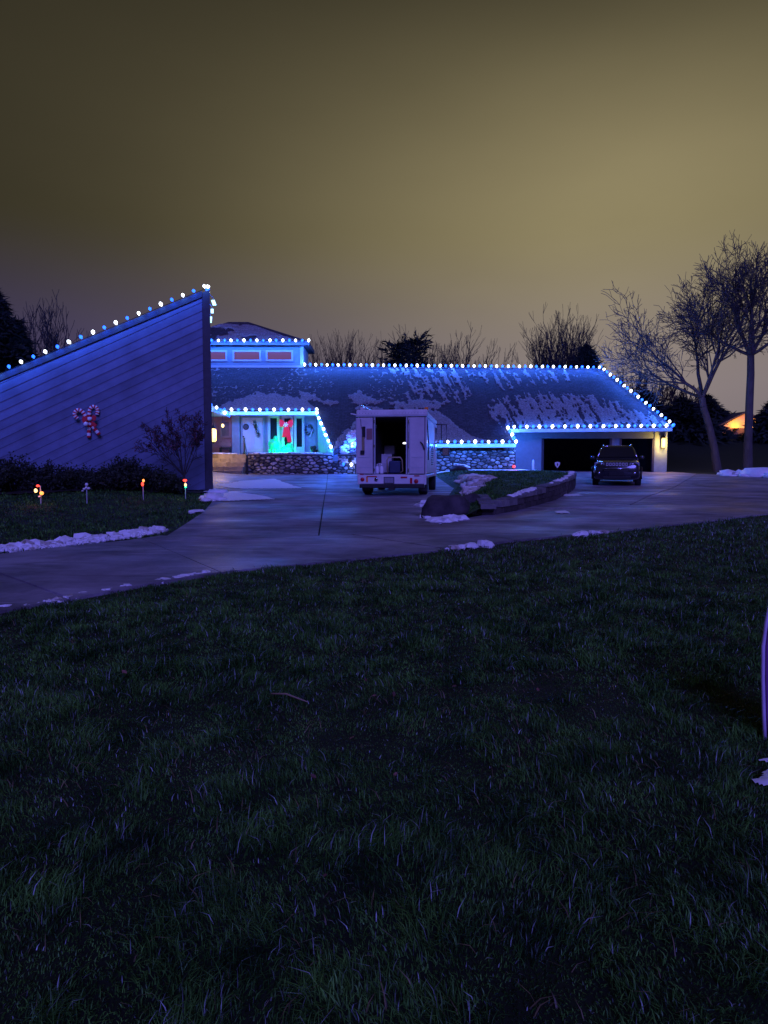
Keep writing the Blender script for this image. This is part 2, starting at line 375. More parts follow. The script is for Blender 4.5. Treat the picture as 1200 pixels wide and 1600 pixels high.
# driveway outline in the photograph, put on the ground
near_edge = [G(*p) for p in [(-260, 1003), (-120, 978), (0, 957), (110, 938), (230, 915), (365, 893), (500, 880), (620, 868), (700, 860), (800, 846), (950, 832), (1100, 816), (1200, 804), (1330, 793), (1500, 785)]]
near_edge = [Vector((-14, -4.5, 0)), Vector((-9.1, 0.6, 0))] + near_edge
far_left = [G(*p) for p in [(-260, 893), (-120, 880), (0, 868), (100, 856), (200, 846), (250, 838)]]
far_left = [Vector((-18, -2.5, 0)), Vector((-12.3, 3.2, 0))] + far_left
curve_left = [G(*p) for p in [(250, 838), (290, 820), (318, 801), (334, 782), (337, 768)]]
porch_front = [Vector((-10.6, 31.0, 0)), Vector((-10.6, 40.2, 0)), Vector((2.75, 40.9, 0))]
isl_left = [Vector((2.75, 40.9, 0)), Vector((2.8, 34, 0)), Vector((2.75, 28, 0)), Vector((2.25, 24, 0)), Vector((1.75, 20, 0)), G(668, 790), G(660, 803), G(690, 818)]
wall_path = [G(*p) for p in [(762, 805), (800, 798), (832, 790), (860, 782), (880, 773), (891, 765), (894, 757)]] 
wall_path += [Vector((8.75, 33.5, 0)), Vector((9.1, 38, 0)), Vector((9.2, 42.9, 0))]
lane_split = [G(*p) for p in [(250, 846), (400, 842), (560, 836), (690, 822)]]
def slab_zone(poly, cuts, top=0.02, sy=1.0):
    """a concrete area cut into slabs by joints; each slab its own object"""
    bm = bmesh.new(); vs = [bm.verts.new((p[0], p[1], 0)) for p in poly]; f = bm.faces.new(vs)
    bmesh.ops.triangulate(bm, faces=bm.faces[:])
    for (a, b) in cuts:
        a = Vector((a[0], a[1], 0)); b = Vector((b[0], b[1], 0)); d = (b - a).normalized(); nn = Vector((-d.y, d.x, 0))
        for sgn in (1, -1):
            bmesh.ops.bisect_plane(bm, geom=bm.verts[:] + bm.edges[:] + bm.faces[:], plane_co=a + nn * 0.013 * sgn, plane_no=nn)
        kill = [f for f in bm.faces if abs((f.calc_center_median() - a).dot(nn)) < 0.0129]
        bmesh.ops.delete(bm, geom=kill, context='FACES')
    # islands first, then fine cuts so that each slab follows the lie of the land
    xs = [v.co.x for v in bm.verts]; ys = [v.co.y for v in bm.verts]
    y = math.floor(min(ys)) + 0.5
    while y < max(ys):
        bmesh.ops.bisect_plane(bm, geom=bm.verts[:] + bm.edges[:] + bm.faces[:], plane_co=(0, y, 0), plane_no=(0, 1, 0)); y += sy
    x = math.floor(min(xs)) + 0.5
    while x < max(xs):
        bmesh.ops.bisect_plane(bm, geom=bm.verts[:] + bm.edges[:] + bm.faces[:], plane_co=(x, 0, 0), plane_no=(1, 0, 0)); x += 2.0
    seen = set(); out = []
    for f in bm.faces:
        if f in seen: continue
        st = [f]; comp = []; seen.add(f)
        while st:
            q = st.pop(); comp.append(q)
            for e in q.edges:
                for g in e.link_faces:
                    if g not in seen: seen.add(g); st.append(g)
        out.append(comp)
    parts = []
    for comp in out:
        area = sum(f.calc_area() for f in comp)
        if area < 0.05: continue
        mb = MB(); idx = {}; V = []; F = []
        for f in comp:
            for v in f.verts:
                if v not in idx: idx[v] = len(V); V.append(v.co.copy())
        n = len(V); top_v = []; jit = random.uniform(-0.006, 0.006)
        for v in V: top_v.append((v.x, v.y, float(gz(v.x, v.y)) + top + jit))
        cnt = {}
        for f in comp:
            ids = [idx[v] for v in f.verts]; F.append(tuple(ids))
            for a, b in zip(ids, ids[1:] + ids[:1]): cnt[(a, b)] = cnt.get((a, b), 0) + 1
        mb.v = top_v + [(a, b, c - 0.12) for a, b, c in top_v]; mb.f = F[:]
        for (a, b) in cnt:
            if (b, a) not in cnt: mb.f.append((b, a, n + a, n + b))
        mb.mi = [0] * len(mb.f)
        parts.append(mb.mesh('slab', 'concrete'))
    bm.free(); return parts
drive = empty('driveway', (0, 20, float(gz(0, 20))), 'concrete driveway curving past the house, cut into slabs by joints', 'driveway', kind='structure')
def px_cut(a, b): return (G(*a), G(*b))
lane = far_left + lane_split[1:] + [G(690, 818), G(762, 805), G(800, 800), Vector((8.6, 19.5, 0)), Vector((20, 22.5, 0)), Vector((34, 25, 0))] + near_edge[::-1]
apron = [lane_split[0]] + curve_left[1:] + porch_front + isl_left[1:-1] + [lane_split[3]] + lane_split[2:0:-1]
court = [Vector((8.6, 19.5, 0)), G(800, 800)] + wall_path[2:] + [Vector((9.2, 50, 0)), Vector((17.6, 50, 0)), Vector((17.9, 41.0, 0)), Vector((21, 37, 0)), Vector((34, 36, 0)), Vector((34, 25, 0)), Vector((20, 22.5, 0))]
court[1] = G(800, 799)
zones = [
    (lane, [px_cut((232, 848), (365, 905)), px_cut((0, 898), (115, 940)), px_cut((560, 838), (690, 858)), px_cut((728, 833), (812, 846)), ((11.5, 10), (9.5, 22)), ((17, 10), (15.5, 30)), ((23.5, 10), (22.5, 30))]),
    (apron, [px_cut((506, 784), (498, 838)), px_cut((330, 805), (640, 803)), px_cut((340, 772), (560, 770)), ((-20, 31), (20, 31.2)), ((-20, 35.6), (20, 35.6)), ((-5.5, 30), (-5.6, 42))]),
    (court, [px_cut((980, 792), (1037, 768)), ((0, 36.2), (30, 36.0)), ((13.4, 30), (13.5, 52)), ((0, 42.75), (30, 42.75))]),
]
for poly, cuts in zones:
    for me in slab_zone(poly, cuts): link_mesh('slab', me, drive)

# ------------------------------------------------------------------ raised island lawn
island = [Vector((p.x, p.y, 0)) for p in isl_left] + [Vector((p.x, p.y, 0)) for p in wall_path]
ISLP = [(p.x, p.y) for p in island]
LEFTP = [(p.x, p.y) for p in isl_left]
def isl_z(x, y):
    x = np.asarray(x, float); y = np.asarray(y, float)
    top = np.interp(y, [14.5, 16, 19.5, 28, 42], [0.50, 0.62, 0.90, 1.08, 1.12])
    base = gz(x, y) + 0.02
    k = sstep(0.0, 1.6, edge_dist(LEFTP, x, y, False))
    return base + (np.maximum(top, base + 0.03) - base) * k
def grid_patch(poly, zf, step, jitter=0.0):
    xs = np.arange(min(p[0] for p in poly), max(p[0] for p in poly) + step, step); ys = np.arange(min(p[1] for p in poly), max(p[1] for p in poly) + step, step)
    bm = bmesh.new(); bm.faces.new([bm.verts.new((p[0], p[1], 0)) for p in poly]); bmesh.ops.triangulate(bm, faces=bm.faces[:])
    for y in ys: bmesh.ops.bisect_plane(bm, geom=bm.verts[:] + bm.edges[:] + bm.faces[:], plane_co=(0, y, 0), plane_no=(0, 1, 0))
    for x in xs: bmesh.ops.bisect_plane(bm, geom=bm.verts[:] + bm.edges[:] + bm.faces[:], plane_co=(x, 0, 0), plane_no=(1, 0, 0))
    for v in bm.verts: v.co.z = float(zf(v.co.x, v.co.y))
    for f in bm.faces:
        f.smooth = True
        if f.normal.z < 0: f.normal_flip()
    return bm
bm = grid_patch(ISLP, isl_z, 0.5)
me = bpy.data.meshes.new('island_lawn'); bm.to_mesh(me); bm.free(); me.materials.append(M['far_lawn'])
tag(link_mesh('island_lawn', me), 'raised curved island of lawn between the van and the garage', 'lawn', kind='structure')

# ================================================================== HOUSE
house = empty('house', (0, 45, float(gz(0, 45))), 'long low house with tall slanted siding wall and wide snowy shingle roof', 'house')
# --- the one big roof plane with its cut-outs
E0 = P(742, 692, 41.0); RS = 0.65
def R(u, v):
    d = ray(u, v); # ZC + d.z s = E0.z + RS*(d.y s - 41)
    s = (E0.z - RS * 41.0 - ZC) / (d.z - RS * d.y); return Vector((d.x * s, d.y * s, ZC + d.z * s))
def proj(p):
    x, y, z = p[0], p[1], p[2] - ZC
    fw = y * cP - z * sP; up = y * sP + z * cP
    return CU + FPX * x / fw, CV - FPX * up / fw
ridge_r = R(936, 577); ridge_l = R(476, 573); ridge_ll = Vector((-17, ridge_l.y, ridge_l.z))
eave_r = R(1050, 668); eave_g = R(793, 670); step_e = R(806, 693); low_l = R(540, 694); rake_b = R(521, 706); notch_r = R(495, 643); notch_l = R(330, 643)
notch_ll = Vector((-17, notch_l.y, notch_l.z))
roof_poly = [ridge_ll, ridge_l, ridge_r, eave_r, eave_g, step_e, low_l, rake_b, notch_r, notch_l, notch_ll]
roof_poly[0].z = E0.z + RS * (ridge_ll.y - 41); roof_poly[-1].z = E0.z + RS * (notch_ll.y - 41)
bm = bmesh.new(); vs = [bm.verts.new(p) for p in roof_poly]; f = bm.faces.new(vs)
bmesh.ops.triangulate(bm, faces=[f]); ext = bmesh.ops.extrude_face_region(bm, geom=bm.faces[:])
for q in ext['geom']:
    if isinstance(q, bmesh.types.BMVert): q.co.z -= 0.24
bmesh.ops.recalc_face_normals(bm, faces=bm.faces)
me = bpy.data.meshes.new('roof'); bm.to_mesh(me); bm.free(); me.materials.append(M['shingle'])
roof = link_mesh('roof', me, house)
mb = MB()          # far slope and hip end
bk = 8.5
b0 = Vector((-17, ridge_r.y + bk, ridge_r.z - bk * RS)); b1 = Vector((eave_r.x, ridge_r.y + bk, ridge_r.z - bk * RS))
mb.add([ridge_ll, ridge_r, b1, b0], [(0, 1, 2, 3)]); mb.add([ridge_r, eave_r, b1], [(0, 1, 2)])
mb.build('rear_roof', 'shingle', house)
# pale fascia boards along the eaves
def fascia(a, b, name='fascia', h=0.22, t=0.05, mt='trim'):
    a, b = Vector(a), Vector(b); d = (b - a); nn = Vector((d.y, -d.x, 0)).normalized()
    if nn.y > 0: nn = -nn
    mb = MB(); z = Vector((0, 0, 1))
    mb.prism([a + nn * .004 + z * 0.01, b + nn * .004 + z * 0.01, b + nn * .004 - z * h, a + nn * .004 - z * h], nn * t); return mb.build(name, mt, roof)
for a, b in [(eave_r, eave_g), (eave_g, step_e), (step_e, low_l), (rake_b, notch_r), (notch_r, notch_l)]: fascia(a, b)
# ridge cap
mb = MB(); mb.tube([ridge_ll + Vector((0, 0, .0)), ridge_r], 0.07, 6); mb.build('ridge_cap', 'shingle', roof)
mb = MB(); mb.tube([ridge_r, eave_r], 0.07, 6); mb.build('hip_cap', 'shingle', roof)

# --- walls under the roof
mb = MB()
XG = lambda u, Y: (u - CU) / FPX * Y / cP * 1.0
YW = 41.55
zc_top = E0.z + RS * (YW - 41) - 0.25
stone_wall = MB().box((P(560, 700, YW).x, YW + .02, 0.6), (P(806, 700, YW).x, YW + 0.4, zc_top)).build('stone_wall', 'mortar', house)
YG = 43.25
zg = E0.z + RS * (YG - 41) - 0.26
gx = lambda u: P(u, 700, YG).x
gzv = lambda v: P(900, v, YG).z
gtop = gzv(685)
gw = MB()
gw.box((P(806, 700, YW).x, YG, .6), (gx(846), YG + .25, zg))
gw.box((P(806, 700, YW).x - .25, YW + .41, .6), (P(806, 700, YW).x - .003, YG + .2, E0.z + RS * .95 - .3))
w1 = gw.build('garage_wall', 'siding2', house)
MB().box((gx(846), YG, gtop), (gx(1022), YG + .25, zg)).build('garage_header', 'siding2', house)
MB().box((gx(956), YG + .02, .85), (gx(968), YG + .35, gtop)).build('garage_post', 'siding2', house)
MB().box((gx(1022), YG - .05, .85), (gx(1042), YG + .45, zg)).build('garage_pillar', 'siding2', house)
for (a, b) in [(846, 849.5), (952.5, 956), (968, 971), (1019, 1022)]:
    MB().box((gx(a), YG - .03, .9), (gx(b), YG + .12, gtop)).build('garage_frame', 'trimdark', house)
mb = MB()       # garage room, its inside shade put into near-black colour
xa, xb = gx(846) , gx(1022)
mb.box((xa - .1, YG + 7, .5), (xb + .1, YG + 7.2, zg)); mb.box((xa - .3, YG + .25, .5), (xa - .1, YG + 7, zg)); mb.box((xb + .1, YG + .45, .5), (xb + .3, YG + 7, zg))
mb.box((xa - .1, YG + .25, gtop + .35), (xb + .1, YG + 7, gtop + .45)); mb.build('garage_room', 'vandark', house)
MB().box((gx(1042) - .3, YG + .46, .5), (gx(1042) - .05, 57, zg + .2)).build('side_wall', 'siding2', house)
MB().box((-17, 57, .5), (gx(1042), 57.2, 3)).build('back_wall', 'siding2', house)
# a low planter of stone at the garage corner
# --- porch
YP = 45.6; ZF = 2.06
pz = E0.z + RS * (YP - 41) - 0.26
pxx = lambda u: P(u, 700, YP).x
MB().box((pxx(364), YP, ZF - 1.2), (notch_r.x + .5, YP + .25, pz)).build('porch_wall', 'siding2', house)
MB().box((-14.5, YP - .1, ZF - 1.2), (pxx(364), YP + .15, pz)).build('entry_wall', 'redwall', house)
MB().box((pxx(364), YP - .25, ZF), (pxx(376), YP - .002, pz)).build('column', 'siding2', house)
# cheek wall below the slanting edge of the roof
mb = MB(); dwn = Vector((0, 0, -1))
mb.prism([notch_r + Vector((.05, 0, -.24)), rake_b + Vector((.05, 0, -.24)), Vector((rake_b.x + .05, rake_b.y, ZF - .4)), Vector((notch_r.x + .05, notch_r.y, ZF - .4)),], (0.2, 0.05, 0)); mb.build('cheek_wall', 'siding2', house)
MB().prism([(notch_r.x + .05, notch_r.y, ZF - .3), (notch_r.x + .05, notch_r.y, notch_r.z - .24), (notch_r.x + .1, YP, pz), (notch_r.x + .1, YP, ZF - .3)], (.2, 0, 0)).build('cheek_wall', 'siding2', house)
# floor of the porch and the rubble wall in front
YR = 40.45
MB().box((P(384, 715, YR).x, YR + .3, .6), (rake_b.x + .1, YP, ZF)).build('porch_floor', 'concrete', house)
MB().box((-13.5, 41.4, .6), (P(384, 715, YR).x, YP, ZF)).build('landing', 'concrete', house)
rub = MB().box((P(386, 715, YR).x, YR + .02, .55), (P(556, 715, YR).x, YR + .3, ZF - .06)).build('rubble_wall', 'mortar', house)
MB().box((P(384, 715, YR).x, YR - .07, ZF - .06), (P(557, 715, YR).x, YR + .38, ZF + .02)).build('coping', 'cap', house, bevel=.015)
# steps
nst = 5; sx0, sx1 = -13.0, P(382, 715, 40).x
for k in range(nst):
    z0 = float(gz(-8, 39.5)); h = (ZF - z0) / nst
    ya = 39.15 + .42 * k
    # each step split into long stones
    xs = [sx0, -9.4 + random.uniform(-.3, .3), -8.7 + random.uniform(-.25, .25), sx1]
    for a, b in zip(xs, xs[1:]):
        MB().box((a + .006, ya, z0 + h * k - .02), (b - .006, ya + 1.1 if k < nst - 1 else 41.39, z0 + h * (k + 1) - .004 * (k % 2))).build('step', 'sandstone', house, bevel=.012)
# front door and tall windows
def frame_px(name, u0, v0, u1, v1, Y, w, mt, parent, dep=.09):
    mb = MB(); a = P(u0, v0, Y); b = P(u1, v1, Y)
    mb.box((a.x, Y, b.z), (a.x + w, Y + dep, a.z)); mb.box((b.x - w, Y, b.z), (b.x, Y + dep, a.z))
    mb.box((a.x + w, Y + .002, a.z - w), (b.x - w, Y + dep, a.z)); mb.box((a.x + w, Y + .002, b.z), (b.x - w, Y + dep, b.z + w)); return mb.build(name, mt, parent)
door = px_box(MB(), 379, 653, 411, 706, YP - .06, .055).build('front_door', 'white_paint', house)
frame_px('door_frame', 376.5, 650.5, 413.5, 708, YP - .1, .09, 'siding2', house)
for (a, b, c, d) in [(382, 656, 394, 674), (397, 656, 408.5, 674), (382, 679, 394, 702), (397, 679, 408.5, 702)]:
    frame_px('panel', a, b, c, d, YP - .085, .035, 'white_paint', door, .024)
MB().lump(P(380.5, 682, YP - .12), .05, 2, 0, n=8).build('handle', 'black', door, True)
for i, (a, b, c, d) in enumerate([(418, 649, 437, 708), (440, 649, 458, 708), (459, 649, 476, 708)]):
    w = frame_px('tall_window', a, b, c, d, YP - .12, .16, 'trim', house, .115)
    px_box(MB(), a + 4.2, 654 if i else 653, c - 4.2, 698, YP - .04, .03).build('pane', 'glass', w)
    px_box(MB(), a + 4, 698.3, c - 4, 704, YP - .08, .07).build('sill_panel', 'trim', w)
px_box(MB(), 478, 655, 494, 706, YP - .05, .045).build('wall_panel', 'siding2', house)
# window and ledge in the entry wall
w = frame_px('entry_window', 343, 656, 361, 684, YP - .2, .12, 'redwall', house)
px_box(MB(), 344.5, 657.5, 359.5, 682.5, YP - .15, .03).build('pane', mat('entry_glass', (.16, .1, .1), .25, .2, 3), w)
# soffit of the entry wing on the far side of the tall wall
mb = MB(); mb.prism([(-13.5, 38.0, 4.42), (-9.55, 39.0, 4.42), (-9.55, 44.2, 4.42), (-13.5, 44.2, 4.42)], (0, 0, .3)); mb.build('entry_soffit', 'siding2', house)
# --- clerestory
YC = ridge_l.y - .15
cx0, cx1 = -14.6, P(474, 560, YC).x; cz0 = ridge_l.z - .1; cz1 = P(400, 541, YC).z
cl = MB().box((cx0, YC, cz0), (cx1, YC + 3.2, cz1)).build('clerestory', 'siding2', house)
MB().box((cx0 - .03, YC - .05, cz0 + .02), (cx1 + .03, YC - .004, cz0 + .16)).build('base_trim', 'trim', cl)
MB().box((cx1 - .22, YC - .045, cz0 + .17), (cx1 + .02, YC - .003, cz1 - .02)).build('corner_board', 'trim', cl)
for (a, b) in [(309, 355), (363, 408), (415, 458)]:
    frame_px('window_frame', a, 547, b, 564.5, YC - .07, .12, 'trim', cl, .066)
    px_box(MB(), a + 2.6, 549.6, b - 2.6, 562, YC - .02, .016).build('window_pane', 'brownwin', cl)
ev = .42; ez = cz1 + .02
ax = P(374, 503, YC + 1.6); apz = ax.z
mb = MB()
c4 = [(cx0 - ev, YC - ev, ez), (cx1 + ev, YC - ev, ez), (cx1 + ev, YC + 3.2 + ev, ez), (cx0 - ev, YC + 3.2 + ev, ez)]
t4 = [(P(357, 503, YC + 1.6).x - .0, YC + 1.6, apz), (P(388, 503, YC + 1.6).x, YC + 1.6, apz)]
u4 = [(x, y, z + .26) for x, y, z in c4]
mb.add(c4 + u4 + t4, [(0, 1, 2, 3), (0, 1, 5, 4), (1, 2, 6, 5), (2, 3, 7, 6), (3, 0, 4, 7), (4, 5, 9, 8), (5, 6, 9), (6, 7, 8, 9), (7, 4, 8)])
mb.build('clerestory_roof', 'shingle', house)
MB().box((cx0 - ev, YC - ev - .04, ez - .01), (cx1 + ev + .03, YC - ev - .003, ez + .25)).build('fascia', 'fasciac', cl)

# --- tall slanted wall with diagonal siding
TH = math.radians(18); FA = Vector((P(329, 600, 24.5).x, 24.5, 0)); FD = Vector((-math.cos(TH), -math.sin(TH), 0)); FN = Vector((math.sin(TH), -math.cos(TH), 0))
def FIN(u, v, off=0.0):                                 # point of the wall seen at a pixel, moved off its face
    d = ray(u, v); q = FA + FN * off; s = (q - Vector((0, 0, ZC))).dot(FN) / d.dot(FN); return Vector((0, 0, ZC)) + d * s
def fw(a, z, off=0.0): p = FA + FD * a + FN * off; return Vector((p.x, p.y, z))
tR = FIN(325, 453); tL = FIN(0, 588); aL = (Vector((tL.x, tL.y, 0)) - FA).dot(FD)
ztop0 = tR.z; slope = (tR.z - tL.z) / aL
FLEN = min(12.5, (ztop0 - 1.2) / slope); zb = 0.62
mb = MB(); mb.prism([fw(0, zb), fw(FLEN, zb), fw(FLEN, ztop0 - slope * FLEN), fw(0, ztop0)], -FN * .3); finw = mb.build('slanted_wall', 'trimdark', house)
def clip(poly, n, c):                                   # keep n.p >= c
    out = []
    for i in range(len(poly)):
        p, q = poly[i], poly[(i + 1) % len(poly)]; dp, dq = n[0]*p[0]+n[1]*p[1]-c, n[0]*q[0]+n[1]*q[1]-c
        if dp >= 0: out.append(p)
        if dp * dq < 0: t = dp / (dp - dq); out.append((p[0] + t * (q[0] - p[0]), p[1] + t * (q[1] - p[1])))
    return out
bh = 0.285; k = 0; bs = slope * 1.07; zA = ztop0 + (bs - slope) * FLEN
while True:
    o0 = .16 + bh * k; o1 = o0 + bh - .007
    if zA - o0 < zb - .1: break
    poly = [(.24, zA - bs * .24 - o0), (FLEN, zA - bs * FLEN - o0), (FLEN, zA - bs * FLEN - o1), (.24, zA - bs * .24 - o1)]
    poly = clip(poly, (0, 1), zb); poly = clip(poly, (-slope, -1), -(ztop0 - .16)) if len(poly) > 2 else poly
    k += 1
    if len(poly) < 3: continue
    ft = []; bk_ = []
    for a, z in poly:
        s = ((zA - bs * a - z) - o0) / bh                      # 0 at the top edge of the board, 1 at the bottom
        ft.append(fw(a, z, .006 + .017 * s)); bk_.append(fw(a, z, .001))
    n = len(ft); mb = MB(); mb.add(ft + bk_, [tuple(range(n))] + [(i, n + i, n + (i + 1) % n, (i + 1) % n) for i in range(n)])
    mb.build('board', 'siding', finw)
MB().prism([fw(-.02, zb, .002), fw(.22, zb, .002), fw(.22, ztop0 - slope * .22, .002), fw(-.02, ztop0, .002)], FN * .055).build('corner_board', 'trimdark', finw)
MB().prism([fw(.23, ztop0 - slope * .23 + .05, .0), fw(FLEN, ztop0 - slope * FLEN + .05, .0), fw(FLEN, ztop0 - slope * FLEN - .15, .0), fw(.23, ztop0 - slope * .23 - .15, .0)], FN * .07).build('rake_board', 'trimdark', finw)
# wing behind it
mb = MB(); bdir = -FN
mb.prism([fw(.1, ztop0 - .25 - slope * .1, -.31), fw(FLEN, ztop0 - .25 - slope * FLEN, -.31), fw(FLEN, ztop0 - .45 - slope * FLEN, -.31), fw(.1, ztop0 - .45 - slope * .1, -.31)], bdir * 12.5); mb.build('wing_roof', 'shingle', house)
mb = MB(); mb.prism([fw(.5, zb, -.31), fw(.5, ztop0 - .46 - slope * .5, -.31), fw(.7, ztop0 - .46 - slope * .7, -.31), fw(.7, zb, -.31)], bdir * 12.3); mb.build('wing_wall', 'siding2', house)

# --- rubble stones, each its own piece
def voronoi_stones(x0, x1, z0, z1, n, ysurf, parent, seed, ax=1.75):
    rg = random.Random(seed); pts = []
    W_, H_ = (x1 - x0) / ax, (z1 - z0); tries = 0; md = math.sqrt(W_ * H_ / n) * .74
    while len(pts) < n and tries < 40000:
        tries += 1; p = (rg.uniform(0, W_), rg.uniform(0, H_))
        if all((p[0]-q[0])**2 + (p[1]-q[1])**2 > md * md for q in pts): pts.append(p)
    for i, p in enumerate(pts):
        poly = [(0, 0), (W_, 0), (W_, H_), (0, H_)]
        for q in pts:
            if q is p: continue
            dx, dy = p[0] - q[0], p[1] - q[1]
            if dx*dx + dy*dy > 9 * md * md * 2: continue
            c = (p[0]**2 + p[1]**2 - q[0]**2 - q[1]**2) / 2; poly = clip(poly, (dx, dy), c)
            if len(poly) < 3: break
        if len(poly) < 3: continue
        cx = sum(a for a, b in poly) / len(poly); cy = sum(b for a, b in poly) / len(poly)
        d = rg.uniform(.05, .14); g = rg.uniform(.74, .88)
        ring = []
        m = len(poly)                                       # round the corners off
        for j in range(m):
            a, b, c = poly[j - 1], poly[j], poly[(j + 1) % m]
            ring.append(((b[0]*.68 + a[0]*.32), (b[1]*.68 + a[1]*.32))); ring.append(((b[0]*.68 + c[0]*.32), (b[1]*.68 + c[1]*.32)))
        base = [((cx + (a - cx) * g) * ax + x0, ysurf + .01, z0 + cy + (b - cy) * g) for a, b in ring]
        mid = [((cx + (a - cx) * g * .97) * ax + x0, ysurf - d * .65 + rg.uniform(-.008, .008), z0 + cy + (b - cy) * g * .97) for a, b in ring]
        top = [((cx + (a - cx) * g * .66) * ax + x0, ysurf - d + rg.uniform(-.014, .014), z0 + cy + (b - cy) * g * .66) for a, b in ring]
        r = len(ring); mb = MB()
        mb.add(base + mid + top, [(i_, (i_+1) % r, r + (i_+1) % r, r + i_) for i_ in range(r)] + [(r + i_, r + (i_+1) % r, 2*r + (i_+1) % r, 2*r + i_) for i_ in range(r)] + [tuple(range(2*r, 3*r))])
        mb.build('stone', 'stone', parent, smooth=False)
voronoi_stones(P(604, 700, YW).x, P(806, 700, YW).x, .98, zc_top - .02, 225, YW + .02, stone_wall, 4)
voronoi_stones(P(387, 715, YR).x, P(555, 715, YR).x, .84, ZF - .08, 125, YR + .02, rub, 9)

# ================================================================== LIGHT STRINGS
def bulb_mesh(name, mt):
    mb = MB(); mb.lathe([(.030, -.06), (.036, -.03), (.068, -.005), (.086, .04), (.080, .085), (.050, .125), (.012, .15)], (0, 0, 0), 10); return mb.mesh(name, mt, True)
BW, BB = bulb_mesh('bulb_white', 'bulb_white'), bulb_mesh('bulb_blue', 'bulb_blue')
LW = bpy.data.lights.new('bulb_white', 'POINT'); LW.color = (0.06, 0.24, 1.0); LW.energy = 17; LW.shadow_soft_size = .06
LB = bpy.data.lights.new('bulb_blue', 'POINT'); LB.color = (0.01, 0.10, 1.0); LB.energy = 26; LB.shadow_soft_size = .06
def light_string(label, pts, spacing, first=0, up=(0, -.35, .94), lift=.07, loff=(0, -.42, -.10), scale=1.0, count=None, energy=1.0, lights=True, every=1):
    pts = [Vector(p) for p in pts]; up = Vector(up).normalized(); loff = Vector(loff)
    root = empty('light_string', pts[0], label, 'string lights', 'blue and white bulb strings on the house')
    MB().tube([p + up * .01 for p in pts], .012, 5).build('cord', 'black', root)
    L = [0]
    for a, b in zip(pts, pts[1:]): L.append(L[-1] + (b - a).length)
    n = count or max(1, int(round(L[-1] / spacing))); q = up.to_track_quat('Z', 'Y')
    for i in range(n + (0 if count else 1)):
        t = L[-1] * i / max(1, n if not count else n - 1); k = max(j for j in range(len(L)) if L[j] <= t + 1e-6); k = min(k, len(pts) - 2)
        p = pts[k].lerp(pts[k + 1], (t - L[k]) / max(1e-6, L[k + 1] - L[k]))
        w = (i + first) % 2 == 0
        o = bpy.data.objects.new('bulb', BW if w else BB); COL.objects.link(o); o.location = p + up * lift
        o.rotation_mode = 'QUATERNION'; o.rotation_quaternion = q @ Vector((random.gauss(0, .18), random.gauss(0, .18), 1)).to_track_quat('Z', 'Y')
        sc_ = scale * (1.05 if w else 1.0) * random.uniform(.9, 1.08); o.scale = (sc_, sc_, sc_); attach(o, root)
        if lights and i % every == 0:
            base = LW if w else LB
            l = bpy.data.objects.new('bulb_light', base if energy == 1.0 else LD(base, energy)); COL.objects.link(l); l.location = p + loff; attach(l, root)
    return root
_ld = {}
def LD(base, e):
    k = (base.name, e)
    if k not in _ld: d = base.copy(); d.energy = base.energy * e; _ld[k] = d
    return _ld[k]
up_ = Vector((0, 0, .03))
light_string('string of white and blue bulbs climbing the slanted siding wall', [fw(FLEN, ztop0 - slope * FLEN + .07, .03), fw(.12, ztop0 - slope * .12 + .07, .03)], .392, 1, up=(-.25, -.35, .9), loff=FN * .30 + Vector((0, 0, .02)), scale=.62, energy=.4)
light_string('string of bulbs along the long roof ridge', [ridge_l + up_, ridge_r + up_], .385, 0, loff=(0, -.55, .28), energy=2.1)
light_string('string of bulbs down the sloping hip end of the roof', [ridge_r + Vector((.05, -.05, .05)), eave_r + Vector((.05, 0, .05))], .42, 1, up=(.3, -.3, .9), loff=(-.2, -.40, .3), energy=1.3)
light_string('string of bulbs along the eave above the garage', [eave_g + Vector((0, -.06, .0)), eave_r + Vector((0, -.06, .0))], .37, 1, loff=(0, -.22, .30), energy=1.0)
light_string('short string of bulbs stepping down beside the garage eave', [eave_g + Vector((.0, -.12, -.05)), step_e + Vector((0, -.06, .02))], .36, 0, loff=(.35, -.35, -.15), energy=3.2)
light_string('string of bulbs on the low eave above the stone wall', [low_l + Vector((0, -.06, 0)), step_e + Vector((0, -.06, 0))], .385, 1, energy=1.5)
light_string('string of bulbs on the eave over the front door', [notch_l + Vector((.4, -.06, 0)), notch_r + Vector((0, -.06, 0))], .435, 0, energy=2.2)
light_string('string of bulbs down the slanting roof edge beside the porch', [notch_r + Vector((0, -.08, -.02)), rake_b + Vector((0, -.08, .02))], .34, 1, up=(-.5, -.3, .8), loff=(-.22, -.12, -.05), energy=1.2)
light_string('string of bulbs under the small raised clerestory roof', [Vector((cx0 + 1.2, YC - ev - .06, ez + .18)), Vector((cx1 + ev, YC - ev - .06, ez + .18))], .44, 1, loff=(0, -.5, -.1), energy=2.4)
light_string('string of bulbs on the entry eave next to the lantern', [P(330, 636, 39.0), P(341, 641, 40.5), P(354, 650, 43), P(358, 652, 43.6)], .3, 1, count=5, energy=1.0)
light_string('pair of bulbs low on the end of the rubble wall', [P(537, 728, 40.2), P(549, 729, 40.2)], .4, 1, count=2, energy=.8)

